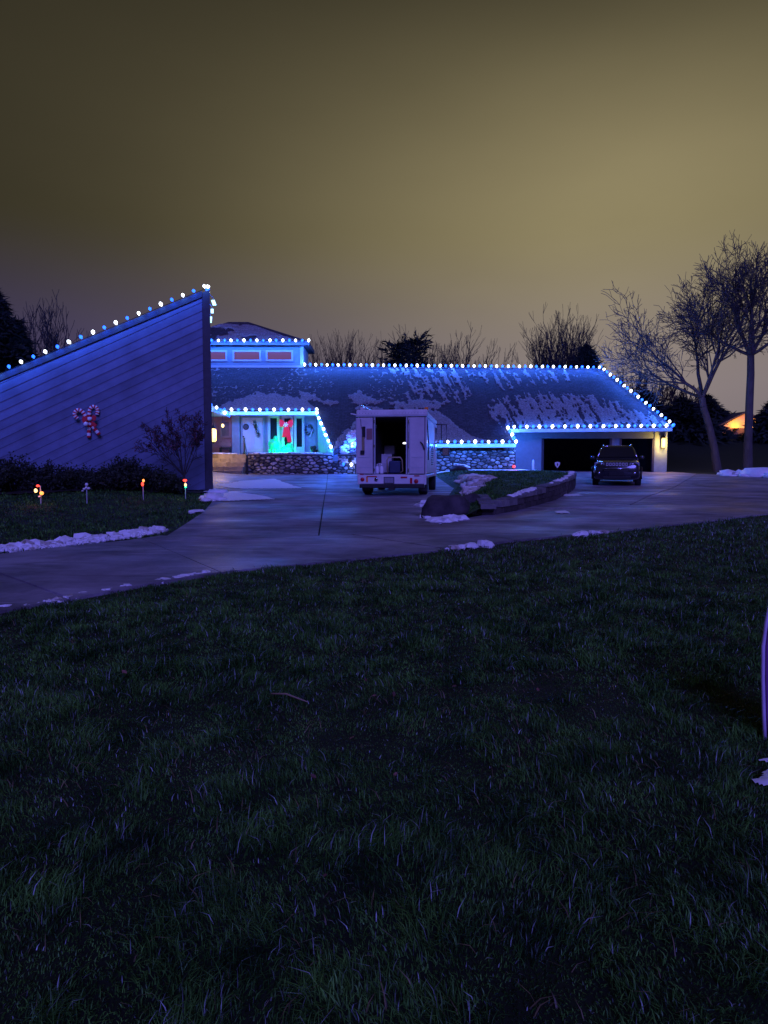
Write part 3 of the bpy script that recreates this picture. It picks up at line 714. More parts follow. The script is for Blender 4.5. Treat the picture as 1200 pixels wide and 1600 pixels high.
# glowing tubes hanging beyond the corner of the slanted wall
ic = empty('icicle_lights', fw(-.05, ztop0, -.1), 'column of glowing tube lights hanging at the slanted wall corner', 'string lights')
for (u, v, h, tilt, n) in [(334, 473, 7.5, .35, 2), (331.5, 486, 6, 0, 1), (328.3, 499.5, 9, -.1, 2), (326, 510, 8, -.1, 1)]:
    for j in range(n):
        c = P(u + (j - .5 * (n - 1)) * 2.6, v, 24.9); hh = h / FPX * 24.9 / 2; t = Vector((tilt * hh, 0, -hh))
        MB().tube([c - t, c + t], .034 if n == 2 else .048, 8).build('tube', 'icicle', ic, True)
    c = P(u, v - h / 2 - 2.0, 24.9)
    MB().tube([fw(-.02, c.z + .1, -.1), c, c + Vector((0, 0, -.06))], .012, 5).build('bracket', 'trim', ic)
for i, v in enumerate([449, 454, 458, 461.5]):
    o = bpy.data.objects.new('bulb', BW if i % 2 == 0 else BB); COL.objects.link(o); o.location = P(324.5, v, 24.75); o.scale = (.9, .9, .55); attach(o, ic)
l = bpy.data.objects.new('tube_light', LD(LB, .8)); COL.objects.link(l); l.location = P(336, 490, 24.6); attach(l, ic)

# ================================================================== SNOW ON THE ROOF
def roof_snow():
    pad = .03
    xs = np.arange(-13.5, 17.4, .055); ys = np.arange(39.8, ridge_l.y - .05, .065)
    X, Y = np.meshgrid(xs, ys); Z = E0.z + RS * (Y - 41)
    fwv = Y * cP - (Z - ZC) * sP; upv = Y * sP + (Z - ZC) * cP
    U = CU + FPX * X / fwv; V = CV - FPX * upv / fwv
    inr = inside([(p.x, p.y) for p in roof_poly], X, Y)
    jn = (fbm(X * 1.2, Y * 1.2, 5) - .5); jn2 = fbm(X * 4.5, Y * 3.0, 3) - .5
    H = np.zeros(X.shape); jn3 = fbm(X * 9, Y * 5, 2) - .5
    sdir = U * .87 - V * .5                                  # distance across the slanting melt streaks
    streak = .5 + .5 * np.cos(2 * np.pi * (sdir / 16.5 + .35 * fbm(U * .05, V * .05, 3)))
    fine = fbm(sdir * .42, (U * .5 + V * .87) * .06, 4) - .5
    def patch(poly, dens, strk, soft, wob=9):
        nonlocal H
        d = edge_dist(poly, U, V); d = np.where(inside(poly, U, V), d, -d) + jn * wob + jn2 * 3
        k = np.clip(d / soft, -1, 1) + (dens - .5) * 2 - .35 - .22 * strk + strk * (streak - .5) * 1.5 + fine * 4.2 * (strk + .2) + jn2 * .9 + jn3 * 3.4 * (strk + .12)
        k = np.where(d < -2, -1, k); H = np.maximum(H, np.clip(k, 0, 1))
    patch([(595, 574), (714, 574), (745, 617), (722, 630), (690, 631), (668, 626), (640, 631), (626, 622), (640, 612), (612, 592)], .55, .9, 10, 5)
    patch([(700, 574), (905, 579), (915, 590), (880, 596), (820, 603), (782, 609), (748, 596), (730, 600)], .42, 1.2, 8, 6)
    patch([(608, 628), (660, 624), (705, 627), (690, 636), (680, 643), (620, 640)], .8, .2, 6, 5)
    patch([(620, 638), (680, 640), (700, 655), (735, 682), (775, 690), (812, 698), (560, 700), (600, 660)], .9, 0, 6, 7)
    patch([(752, 628), (800, 622), (840, 613), (930, 620), (1010, 640), (1060, 672), (790, 674), (770, 655)], .68, .55, 12, 8)
    patch([(326, 650), (336, 637), (350, 631), (378, 621), (402, 615), (432, 616), (462, 621), (484, 630), (497, 640), (497, 650)], .95, 0, 5, 9)
    patch([(470, 612), (492, 616), (504, 624), (526, 629), (506, 633), (488, 627), (470, 625)], .9, 0, 4, 9)
    patch([(543, 617), (562, 612), (574, 622), (594, 627), (590, 630), (556, 630)], .9, 0, 4, 8)
    patch([(556, 640), (562, 650), (540, 672), (524, 690), (522, 702), (600, 700), (600, 640)], .9, 0, 6, 14)
    # thin frost speckle over the upper left
    sp = (fbm(X * 9, Y * 7, 2) - .56) * 5 * sstep(.40, .60, fbm(X * .5 + 9, Y * .5, 3) + .15 * (U < 520) - .1 * (U > 620))
    sp = np.where((U < 640) & (V < 628), sp, 0); H = np.maximum(H, np.clip(sp, 0, .4))
    H = np.where(inr & (edge_dist([(p.x, p.y) for p in roof_poly], X, Y) > .04), H, 0)
    keep = H > .12
    n, m = X.shape
    cell = keep[:-1, :-1] & keep[1:, :-1] & keep[:-1, 1:] & keep[1:, 1:]
    idx = np.arange(n * m).reshape(n, m); c = np.argwhere(cell); i, j = c[:, 0], c[:, 1]
    F = np.stack([idx[i, j], idx[i, j + 1], idx[i + 1, j + 1], idx[i + 1, j]], 1)
    ZZ = Z + .012 + .05 * np.minimum(H, 1) + .01 * jn2
    Vv = np.stack([X, Y, ZZ], -1).reshape(-1, 3); used, inv = np.unique(F, return_inverse=True)
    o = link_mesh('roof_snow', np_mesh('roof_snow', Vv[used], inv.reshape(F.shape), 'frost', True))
    tag(o, 'thin streaked snow lying in patches on the big roof', 'snow', kind='stuff')
roof_snow()
def clerestory_snow():
    A, B = Vector(u4[0]), Vector(u4[1]); C, D = Vector(t4[1]), Vector(t4[0])
    S, T = np.meshgrid(np.linspace(0, 1, 170), np.linspace(0.0, .97, 60))
    lo = np.array(A)[None, None] * (1 - S[..., None]) + np.array(B)[None, None] * S[..., None]
    hi = np.array(D)[None, None] * (1 - S[..., None]) + np.array(C)[None, None] * S[..., None]
    Pt = lo * (1 - T[..., None]) + hi * T[..., None]; X, Y = Pt[..., 0], Pt[..., 1]
    h = .47 + .9 * (fbm(X * .8 + 3.3, Y * 1.2 + 8.1, 4) - .5) + .1 * (fbm(X * 4, Y * 4, 3) - .5)
    keep = (h > .40) & (T < .93 - .12 * (fbm(X * 2, Y * 2, 2))) & (S > .03) & (S < .93 - .1 * T)
    n, m = X.shape; Pt[..., 2] += .02 + .05 * np.clip((h - .40) * 12, 0, 1)
    cell = keep[:-1, :-1] & keep[1:, :-1] & keep[:-1, 1:] & keep[1:, 1:]; idx = np.arange(n * m).reshape(n, m); c = np.argwhere(cell); i, j = c[:, 0], c[:, 1]
    F = np.stack([idx[i, j], idx[i, j + 1], idx[i + 1, j + 1], idx[i + 1, j]], 1); used, inv = np.unique(F, return_inverse=True)
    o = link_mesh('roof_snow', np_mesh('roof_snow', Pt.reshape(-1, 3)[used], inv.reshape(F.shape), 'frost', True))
    tag(o, 'patchy snow on the small clerestory roof', 'snow', kind='stuff')
clerestory_snow()

# ================================================================== SNOW ON THE GROUND
def snow_line(label, pts, n, r, width, zf=gz, dirty=.15, flat=.6, name='snow_bank', up=0.0):
    """a ridge of broken snow along a line: many small lumps in one mass"""
    pts = [Vector((p[0], p[1], 0)) for p in pts]; L = [0]
    for a, b in zip(pts, pts[1:]): L.append(L[-1] + (b - a).length)
    mb = MB()
    for i in range(n):
        t = random.uniform(0, L[-1]); k = max(j for j in range(len(L)) if L[j] <= t); k = min(k, len(pts) - 2)
        p = pts[k].lerp(pts[k + 1], (t - L[k]) / max(1e-6, L[k + 1] - L[k])); d = (pts[k + 1] - pts[k]).normalized(); nn = Vector((-d.y, d.x, 0))
        off = random.gauss(0, .42) * width; p = p + nn * off
        rr = r * random.uniform(.2, 1.0) ** 1.4 * 1.5 * max(.3, 1 - abs(off) / (width * 1.6)) * (0.6 + .8 * float(fbm(t * .7, 3.3 + r, 2)))
        mb.cur = 1 if random.random() < dirty else 0
        mb.lump((p.x, p.y, float(zf(p.x, p.y)) + rr * .18 + up), rr, i, .9 if r < .14 else .5, 2.6, 9, (random.uniform(.9, 1.7), random.uniform(.9, 1.5), flat * random.uniform(.6, 1.1)))
    o = mb.build(name, ['snow', 'dirty_snow'], smooth=r >= .14); return tag(o, label, 'snow', kind='stuff')
def snow_sheet(label, poly, zf, h=.03, step=.06, wob=.25, thr=0.0, mt='snow', name='snow_patch', fx=1.3):
    poly = [(p[0], p[1]) for p in poly]
    xs = np.arange(min(p[0] for p in poly) - .3, max(p[0] for p in poly) + .3, step); ys = np.arange(min(p[1] for p in poly) - .3, max(p[1] for p in poly) + .3, step)
    X, Y = np.meshgrid(xs, ys); d = edge_dist(poly, X, Y); d = np.where(inside(poly, X, Y), d, -d) + wob * 2 * (fbm(X * fx, Y * fx, 5) - .5) - thr
    keep = d > 0; Z = zf(X, Y) + .004 + h * np.sqrt(np.clip(d / .25, 0, 1)) * (.5 + fbm(X * 2.5, Y * 2.5, 4))
    n, m = X.shape; cell = keep[:-1, :-1] & keep[1:, :-1] & keep[:-1, 1:] & keep[1:, 1:]; idx = np.arange(n * m).reshape(n, m); c = np.argwhere(cell); i, j = c[:, 0], c[:, 1]
    F = np.stack([idx[i, j], idx[i, j + 1], idx[i + 1, j + 1], idx[i + 1, j]], 1); used, inv = np.unique(F, return_inverse=True)
    o = link_mesh(name, np_mesh(name, np.stack([X, Y, Z], -1).reshape(-1, 3)[used], inv.reshape(F.shape), mt, True)); return tag(o, label, 'snow', kind='stuff')
dz = lambda x, y: gz(x, y) + .026
snow_line('broken snow piled along the lawn edge of the lane', [G(-140, 874), G(0, 862), G(100, 851), G(200, 838), G(250, 829)], 1100, .06, .24, dirty=.12, flat=.95)
snow_line('snow clods at the foot of the slanted wall corner', [G(318, 766), G(340, 772), G(330, 784)], 60, .18, .3)
snow_line('small snow remnant on the lawn near the lane corner', [G(296, 802), G(312, 799)], 14, .11, .12)
snow_line('snow heap on the lawn verge beside the van', [Vector((3.1, 24.5, 0)), Vector((3.6, 28, 0)), Vector((3.6, 31, 0))], 120, .20, .5, zf=isl_z, dirty=.3)
snow_line('dirty snow crumbs sloping down from the verge to the boulder', [Vector((2.3, 19.5, 0)), Vector((2.9, 22.5, 0)), Vector((3.7, 25, 0))], 70, .13, .32, zf=isl_z, dirty=.65)
snow_line('yellowish snow between the boulder and the retaining wall', [G(728, 802), G(758, 803)], 50, .16, .2, dirty=.8)
snow_line('snow crumbs at the foot of the boulder', [G(664, 809), G(690, 817), G(722, 812)], 60, .10, .10, dirty=.1)
snow_line('snow crumbs at the lawn edge below the boulder', [G(694, 861), G(720, 857), G(765, 853)], 11, .075, .05, dirty=.05, flat=.95)
snow_line('row of snow crumbs at the lawn edge near the garage court', [G(895, 838), G(945, 832)], 9, .08, .05, dirty=.05, flat=.95)
snow_line('long snow bank below the two bare trees', [Vector((18.5, 39.3, 0)), Vector((20.5, 37.2, 0)), Vector((23, 36.6, 0)), Vector((34, 37.3, 0))], 300, .42, .7, dirty=.05)
snow_line('snow scraps on the slab edge along the lawn', [G(-30, 955), G(60, 944), G(160, 925), G(215, 915), G(330, 895)], 90, .035, .09, dirty=.1)
snow_sheet('thin pale sheet painted as light falling on the drive below the steps', [G(331, 752), G(430, 749), G(476, 764), G(380, 765), G(331, 757)], dz, .02, wob=.12)  # white sheet shaped as a patch of light from the porch bulbs
snow_sheet('smaller pale sheet painted as light on the drive by the slanted wall', [G(341, 770), G(370, 770), G(437, 782), G(338, 785)], dz, .02, wob=.12)  # second white sheet in place of a light patch
snow_sheet('snow strip along the foot of the stone wall', [(2.9, 40.6), (9.0, 40.7), (9.0, 41.3), (2.9, 41.35)], isl_z, .06, wob=.25)
snow_sheet('snow on the porch floor behind the coping', [(P(386, 715, YR).x + .2, 40.9), (-3.6, 40.9), (-3.6, 43.8), (P(386, 715, YR).x + .2, 43.5)], lambda x, y: ZF + 0 * x, .10, wob=.7)
snow_sheet('snow on the top landing by the steps', [(-11.0, 41.2), (-8.4, 41.2), (-8.4, 42.6), (-11.0, 42.6)], lambda x, y: ZF + 0 * x, .08, wob=.15)
snow_sheet('snow lump lying in the grass near the picture edge', [G(1166, 1228), G(1182, 1212), G(1240, 1204), G(1260, 1246), G(1192, 1244)], lambda x, y: gz(x, y) + .02, .05, step=.012, wob=.07, fx=7)
snow_sheet('thin snow scrap above the lump in the grass', [G(1172, 1198), G(1190, 1190), G(1240, 1186), G(1240, 1196), G(1196, 1199)], lambda x, y: gz(x, y) + .02, .03, step=.012, wob=.05, fx=7)
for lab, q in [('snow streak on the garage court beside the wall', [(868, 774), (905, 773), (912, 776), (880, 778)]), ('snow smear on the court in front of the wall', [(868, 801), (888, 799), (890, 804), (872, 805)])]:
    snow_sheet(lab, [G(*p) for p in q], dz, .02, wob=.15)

# ================================================================== RETAINING WALL, BOULDERS
rw = empty('retaining_wall', (wall_path[2].x, wall_path[2].y, float(gz(wall_path[2].x, wall_path[2].y))), 'dark curved retaining wall of stacked blocks around the island lawn', 'wall')
def walk(pts, step):
    pts = [Vector((p.x, p.y, 0)) for p in pts]; out = []; L = [0]
    for a, b in zip(pts, pts[1:]): L.append(L[-1] + (b - a).length)
    t = 0
    while t < L[-1]:
        k = max(j for j in range(len(L)) if L[j] <= t); k = min(k, len(pts) - 2)
        out.append((pts[k].lerp(pts[k + 1], (t - L[k]) / (L[k + 1] - L[k])), (pts[k + 1] - pts[k]).normalized())); t += step
    return out
wp = [Vector((G(752, 796).x, G(752, 796).y, 0))] + [Vector((p.x, p.y, 0)) for p in wall_path[:9]]
def arc_len(p): return sum((b - a).length for a, b in zip(p, p[1:]))
for course in range(6):
    st = .46
    for i, (p, d) in enumerate(walk(wp, st)):
        p2 = p + d * (st * .5 * (course % 2)); nn = Vector((d.y, -d.x, 0))
        zt = float(isl_z(p2.x, p2.y)) if False else float(np.interp(p2.y, [14.5, 16, 19.5, 28, 42], [0.52, 0.66, 0.93, 1.11, 1.14]))
        z0 = float(gz(p2.x, p2.y)) + .02
        hgt = zt - z0; ch = .14
        za = z0 + course * ch
        if za > zt - .03: continue
        top = min(za + ch - .008, zt); last = za + ch > zt - .03
        if last: top = zt
        w = .155 + (.03 if last else random.uniform(-.012, .012)); a = p2 - d * (st / 2 - .006); b = p2 + d * (st / 2 - .006)
        mb = MB(); mb.prism([(a + nn * w).to_tuple()[:2] + (za,), (b + nn * w).to_tuple()[:2] + (za,), (b - nn * .15).to_tuple()[:2] + (za,), (a - nn * .15).to_tuple()[:2] + (za,)], (0, 0, top - za))
        mb.build('cap_block' if last else 'block', 'cap' if last else 'block', rw)
wz = lambda x, y: np.interp(y, [14.5, 16, 19.5, 28, 42], [0.52, 0.66, 0.93, 1.11, 1.14])
for i, (a, b, lab) in enumerate([(2, 4, 'snow crumbs on the nearer wall caps'), (4, 7, 'snow crumbs on the bend of the retaining wall'), (6, 9, 'snow line on the wall caps toward the garage')]):
    snow_line(lab, wp[a:b], 40, .075, .07, zf=wz, dirty=.05, flat=.5)
def boulder(name, label, c, r, sq, seed, group=None):
    mb = MB(); mb.lump(c, r, seed, .38, 1.3, 26, sq); mb.build(name, 'boulder', smooth=True)
    o = bpy.data.objects[name] if name in bpy.data.objects else None
    return o
def boulder(label, c, r, sq, seed):
    mb = MB(); mb.lump(c, r, seed, .38, 1.3, 26, sq); o = mb.build('boulder', 'boulder', smooth=True); return tag(o, label, 'boulder', 'boulders on the island lawn')
b0_ = G(692, 812); boulder('big dark rounded boulder at the island tip', (b0_.x + .05, b0_.y + .45, b0_.z + .17), .52, (1.05, .75, .62), 11)
b1_ = G(742, 803); boulder('low dark boulder between the big one and the retaining wall', (b1_.x - .02, b1_.y + .7, b1_.z + .15), .38, (1.1, .8, .75), 23)
b2_ = P(718, 733, 40.3); boulder('small snow-edged rock before the stone wall', (b2_.x, b2_.y, b2_.z), .32, (1.5, .9, .8), 31)
snow_line('snow cap on top of the big boulder', [(b0_.x - .42, b0_.y + .52), (b0_.x + .02, b0_.y + .62)], 34, .10, .1, zf=lambda x, y: b0_.z + .38 - .5 * (np.minimum(0, x - b0_.x + .1)) ** 2 * 3 + 0 * y, dirty=.1, flat=.5)
snow_line('snow arc over the small rock', [(b2_.x - .1, b2_.y), (b2_.x + .42, b2_.y)], 16, .12, .06, zf=lambda x, y: b2_.z + .2 - (x - b2_.x) ** 2 * .9, dirty=0)

# ================================================================== STEP VAN
VY = 22.0; vx = P(612, 770, VY).x
vz = float(gz(vx, VY)) + .02
van = empty('step_van', (vx, VY, vz), 'white boxy step van seen from behind with rear doors folded open', 'van', rz=math.radians(-7.5))
S = FPX / VY
lx = lambda u: (u - 612) / S
lz = lambda v: (771.5 - v) / S
def vb(name, a, b, mt, parent=van, bevel=0.0): return MB().box(a, b).build(name, mt, parent, local=True, bevel=bevel)
LEN = 5.3; hw = 1.08; z0, z1, zr = .66, 2.42, 2.62
mb = MB()      # shell: floor, sides, roof, bulkhead so that the cargo room is really hollow
mb.box((-hw, 0.0, z0 - .12), (hw, LEN, z0)); mb.box((-hw, .0, z0), (-hw + .06, LEN, z1)); mb.box((hw - .06, .0, z0), (hw, LEN, z1))
mb.box((-hw, .0, z1 + .002), (hw, LEN, zr)); mb.box((-hw + .06, LEN - .1, z0), (hw - .06, LEN, 1.5))
mb.box((-hw + .06, 0.002, z0), (lx(584), .06, z1)); mb.box((lx(637), .002, z0), (hw - .06, .06, z1))
vbody = mb.build('body', 'vanwhite', van, local=True, bevel=.03)
vb('roof_cap', (-hw - .02, -.03, z1 + .04), (hw + .02, .16, zr + .03), 'vanwhite', bevel=.04)
vb('cargo_lining', (-hw + .07, .3, z0 + .003), (hw - .07, LEN - .12, z0 + .02), 'vandark')  # dark floor sheet, the shade of the cargo room in its colour
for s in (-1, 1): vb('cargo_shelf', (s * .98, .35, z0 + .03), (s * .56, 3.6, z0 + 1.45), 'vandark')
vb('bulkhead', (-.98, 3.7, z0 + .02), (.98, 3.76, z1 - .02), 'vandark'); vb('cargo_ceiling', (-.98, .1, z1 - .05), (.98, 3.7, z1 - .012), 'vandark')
mb = MB(); mb.prism([(-hw + .08, LEN, z0 - .1), (-hw + .08, LEN + 1.0, z0 - .1), (-hw + .12, LEN + 1.0, 1.25), (-hw + .06, LEN, 1.55)], (2 * hw - .16, 0, 0)); mb.build('hood', 'vanwhite', van, local=True, bevel=.05)
mb = MB(); mb.prism([(-hw + .1, LEN + .02, 1.53), (-hw + .1, LEN + .05, 1.53), (-hw + .1, LEN - .18, 2.4), (-hw + .1, LEN - .21, 2.4)], (2 * hw - .2, 0, 0)); mb.build('windshield', 'glass', van, local=True)
# folded doors lying back against the rear
for s, (a, b) in ((-1, (557, 583.5)), (1, (640.5, 664))):
    d = vb('rear_door', (lx(a), -.075, lz(737)), (lx(b), -.012, lz(650.5)), 'vangrey', bevel=.012)
    e = lx(a) if s < 0 else lx(b)
    vb('door_edge', (lx(a) - .012, -.085, lz(737)), (lx(a) + .012, -.078, lz(650.5)), 'trim', d); vb('door_edge', (lx(b) - .012, -.085, lz(737)), (lx(b) + .012, -.078, lz(650.5)), 'trimdark', d)
    for v in (656, 694, 731):
        xh = lx(584.5) if s < 0 else lx(639)
        vb('hinge', (xh - .03, -.06, lz(v) - .04), (xh + .03, -.014, lz(v) + .04), 'chrome', d)
    if s > 0: MB().tube([(lx(657), -.09, lz(688)), (lx(661), -.13, lz(692)), (lx(663), -.10, lz(700))], .018, 6).build('door_latch', 'black', d, local=True)
    else: vb('sticker_panel', (lx(573), -.09, lz(684)), (lx(582), -.079, lz(667)), 'redwall', d)
    for q in range(2): vb('door_rib', (lx(a + 3), -.083, lz(712 + q * 16)), (lx(b - 3), -.0765, lz(711.2 + q * 16)), 'trim', d)
MB().tube([(lx(637.7), -.01, lz(673)), (lx(637.7), -.06, lz(674)), (lx(637.7), -.06, lz(690)), (lx(637.7), -.01, lz(691))], .016, 6).build('grab_rail', 'chrome', van, local=True)
# rear sill with lamps
sill = vb('rear_sill', (lx(560), -.14, lz(753)), (lx(664.5), .0, lz(739)), 'vanwhite', bevel=.02)
for s in (lx(559.5), lx(663)): vb('sill_end', (s, -.17, lz(754)), (s + .07, -.02, lz(738)), 'vanwhite', bevel=.015)
vb('bumper', (lx(562), -.12, lz(759.5)), (lx(663), .25, lz(753.3)), 'black', bevel=.02)
vb('hitch', (lx(608), -.2, lz(762)), (lx(617), .1, lz(757)), 'black')
def disc(name, u, v, r, mt, y=-.145, parent=sill):
    mb = MB(); mb.lathe([(r, .0), (r, -.02), (r * .8, -.034), (r * .2, -.04)], (lx(u), y, lz(v)), 16, 'y'); return mb.build(name, mt, parent, True, local=True)
disc('round_tail_lamp', 567, 746, .062, 'red_lens'); disc('round_tail_lamp', 651, 748.5, .066, 'red_lens')
g_ = disc('fuel_cap', 588.5, 746, .062, 'chrome'); disc('fuel_cap_centre', 588.5, 746, .038, 'black', y=-.17)
for u0, v0, u1, v1, mt in [(573, 741.5, 575.5, 750, 'amber_lens'), (574, 740.6, 590, 741.9, 'red_lens'), (627, 741.6, 637, 743.6, 'red_lens'), (641.5, 743.5, 645, 752, 'red_lens'), (563, 737.2, 569, 738.6, 'red_lens'), (648, 739.4, 656, 740.8, 'red_lens')]:
    vb('marker_lamp', (lx(u0), -.165, lz(v1)), (lx(u1), -.1405, lz(v0)), mt, sill)
pl = vb('licence_plate', (lx(600.5), -.16, lz(752.2)), (lx(617), -.142, lz(742)), 'trimdark', sill)
vb('plate_face', (lx(601.7), -.165, lz(751.2)), (lx(615.8), -.161, lz(743.2)), mat('plate_face', (.22, .22, .26), .4, .3, 30), sill)
# roof bits
vb('dome_camera', (lx(607), .05, zr + .03), (lx(615), .2, zr + .09), 'black', bevel=.02)
vb('roof_lamp', (lx(562), .05, zr + .03), (lx(569), .25, zr + .12), 'vanwhite', bevel=.02)
MB().tube([(-.9, .3, zr), (-1.0, .3, zr + .2), (-1.0, 3, zr + .2), (-.9, 3, zr)], .02, 6).build('roof_rail', 'chrome', van, local=True)
MB().tube([(-hw, .3, zr - .12), (-hw - .25, .35, zr - .06), (-hw - .3, .7, zr - .05)], .02, 6).build('awning_bar', 'white_plastic', van, local=True)
vb('side_marker', (hw - .1, .3, zr + .03), (hw + .02, .5, zr + .12), 'amber_lens', bevel=.02)
# right side: window, sliding door, grille louvres
vb('side_door', (hw + .002, 3.9, z0 - .1), (hw + .02, 4.9, z1 - .02), 'vanwhite'); vb('side_window', (hw + .022, 4.0, 1.6), (hw + .03, 4.8, 2.3), 'glass')
vb('side_door', (-hw - .02, 3.9, z0 - .1), (-hw - .002, 4.9, z1 - .02), 'vanwhite'); vb('side_window', (-hw - .03, 4.0, 1.6), (-hw - .022, 4.8, 2.3), 'glass')
for q in range(9): vb('louvre', (hw + .002, 2.2, .95 + q * .075), (hw + .022, 3.0, .985 + q * .075), 'trimdark')
MB().tube([(hw, .15, 2.35), (hw + .05, .12, 1.6), (hw + .04, .12, 1.1)], .02, 6).build('side_hose', 'black', van, local=True)
for x in (lx(585.5), lx(635.5)): vb('door_jamb', (x - .02, -.03, z0), (x + .02, -.004, z1), 'trim')
vb('drip_rail', (-hw - .03, -.05, z1 + .02), (hw + .03, -.032, z1 + .05), 'trim')
for q in range(22): MB().lathe([(.012, 0), (.008, -.008)], (-1.0 + q * .0952, -.0305, z1 + .12), 6, 'y').build('rivet', 'chrome', van, local=True)
for q in range(3): vb('shelf_bin', (-.54, .9 + q * .75, z0 + .05 + q * .3), (-.2, 1.5 + q * .75, z0 + .35 + q * .3), 'vangrey')
# mirror frames at the cab
for s in (-1, 1):
    x = s * hw
    MB().tube([(x, 4.75, 2.45), (x + s * .38, 4.95, 2.45), (x + s * .38, 4.95, 1.75), (x, 4.75, 1.75)], .022, 6).build('mirror_frame', 'black', van, local=True)
    MB().tube([(x + s * .2, 4.85, 2.45), (x + s * .2, 4.85, 1.75)], .018, 6).build('mirror_frame', 'black', van, local=True)
    mi = vb('mirror', (x + s * .22, 4.86, 1.28), (x + s * .5, 5.0, 1.6), 'black', bevel=.03); vb('mirror_glass', (x + s * .25, 4.85, 1.31), (x + s * .47, 4.858, 1.57), 'chrome', mi)
    MB().tube([(x, 4.8, 1.5), (x + s * .3, 4.92, 1.5)], .02, 6).build('mirror_arm', 'black', van, local=True)
def wheel(parent, c, r, w, nm='wheel', rimr=.58):
    mb = MB(); p = [(r * .60, -w / 2), (r * .9, -w / 2), (r, -w * .36), (r, w * .36), (r * .9, w / 2), (r * .60, w / 2)]
    mb.lathe(p, c, 26, 'x'); t = mb.build(nm, 'rubber', parent, True, local=True)
    mb = MB(); mb.lathe([(r * .6, -w * .42), (r * .6, w * .42)], c, 20, 'x'); mb.build('rim', 'chrome', t, local=True)
    mb = MB(); mb.lathe([(r * .18, -w * .47), (r * .18, w * .47)], c, 12, 'x'); mb.build('hub', 'black', t, local=True); return t
for (x, y) in ((-.9, 1.05), (.9, 1.05)):
    wheel(van, (x, y, .375), .375, .27)
for (x, y) in ((-.95, 4.75), (.95, 4.75)): wheel(van, (x, y, .375), .375, .24)
for s in (-1, 1):
    vb('mud_flap', (s * .78, .72, .12), (s * 1.04, .74, .5), 'black')
vb('axle', (-.85, 1.0, .32), (.85, 1.1, .42), 'black'); vb('chassis', (-.5, .1, .42), (.5, 5.6, .53), 'black')
# left door tool: a long brush hung on the door (its own thing)
def van_thing(name, label, cat, group=None):
    return empty(name, (vx, VY, vz), label, cat, group, rz=math.radians(-7.5))
t = van_thing('long_brush', 'long handled brush hanging on the open van door', 'brush')
MB().tube([(lx(564), -.11, lz(652)), (lx(565), -.11, lz(665)), (lx(567.5), -.12, lz(668))], .008, 5).build('hook', 'black', t, local=True)
MB().box((lx(566.5), -.15, lz(680)), (lx(571.5), -.09, lz(664)), ).build('grip', 'black', t, local=True, bevel=.01)
MB().box((lx(566), -.13, lz(702)), (lx(570), -.09, lz(679))).build('blade', mat('brush_wood', (.25, .2, .1), .6, .2, 8), t, local=True, bevel=.008)
MB().box((lx(563.5), -.14, lz(707)), (lx(570), -.088, lz(701))).build('foot', 'black', t, local=True, bevel=.008)
for i, u in enumerate((588.2, 595.2)):
    b = van_thing('bottle', ['white squeeze bottle by the open van doorway, nearer the brush', 'white squeeze bottle standing next to the hand truck'][i], 'bottle', 'white bottles in the van')
    MB().lathe([(.058, 0), (.06, .04), (.06, .17), (.05, .215), (.022, .24), (.02, .27), (.007, .31)], (lx(u), .14, z0 + .02), 12).build('flask', 'white_plastic', b, True, local=True)
    MB().lathe([(.024, .235), (.024, .27)], (lx(u), .14, z0 + .02), 10).build('cap', 'trim', b, local=True)
t = van_thing('hand_truck', 'folding cart with bent tube handle inside the van', 'cart')
MB().tube([(lx(603), .45, z0 + .03), (lx(601.5), .45, lz(716)), (lx(604), .45, lz(711.5)), (lx(623), .45, lz(711.5)), (lx(626), .45, lz(716)), (lx(627), .45, z0 + .1), (lx(623), .45, z0 + .05)], .022, 8).build('handle', mat('brass_tube', (.42, .34, .20), .35, .1, 8), t, True, local=True)
MB().box((lx(605), .47, z0 + .03), (lx(623), .75, lz(717))).build('bin', mat('navy_bin', (.02, .035, .08), .5, .2, 4), t, local=True, bevel=.03)
t = van_thing('van_glow', 'small white glowing piece inside the dark van', 'lamp')
MB().lump((lx(626), 1.2, lz(688)), .05, 4, .1, n=10, squash=(1.3, .6, .6)).build('glass', 'farlamp', t, True, local=True)  # small emissive lump at the end of an arm
MB().tube([(lx(626), 1.2, lz(688)), (lx(630), 1.22, lz(686)), (lx(634), 1.25, lz(685))], .012, 5).build('arm', 'black', t, local=True)

# ================================================================== SUV
SY = 29.6; sp_ = P(963, 764, SY); sz = float(gz(sp_.x, SY)) + .02
suv = empty('suv', (sp_.x, SY, sz), 'dark SUV parked facing the camera before the garage', 'car', rz=math.atan2(-sp_.x, SY))
def loft(stations, n=20):
    """body skin: stations (y, zlow, zhigh, halfwidth_low, halfwidth_high, roundness)"""
    mb = MB(); b = 0
    for (y, zl, zh, wl_, wh, rd) in stations:
        zm = (zl + zh) / 2
        for k in range(n):
            a = 2 * math.pi * (k + .5) / n; c, s = math.cos(a), math.sin(a)
            ex = 2 / rd; xx = math.copysign(abs(c) ** ex, c); zz = math.copysign(abs(s) ** ex, s)
            z = zm + zz * (zh - zl) / 2; t = (z - zl) / (zh - zl); w = wl_ + (wh - wl_) * t
            mb.v.append((xx * w, y, z))
    m = len(stations)
    for i in range(m - 1):
        for k in range(n): mb.f.append((i*n+k, i*n+(k+1) % n, (i+1)*n+(k+1) % n, (i+1)*n+k)); mb.mi.append(0)
    mb.f.append(tuple(range(n))); mb.mi.append(0); mb.f.append(tuple(range((m-1)*n, m*n))[::-1]); mb.mi.append(0); return mb
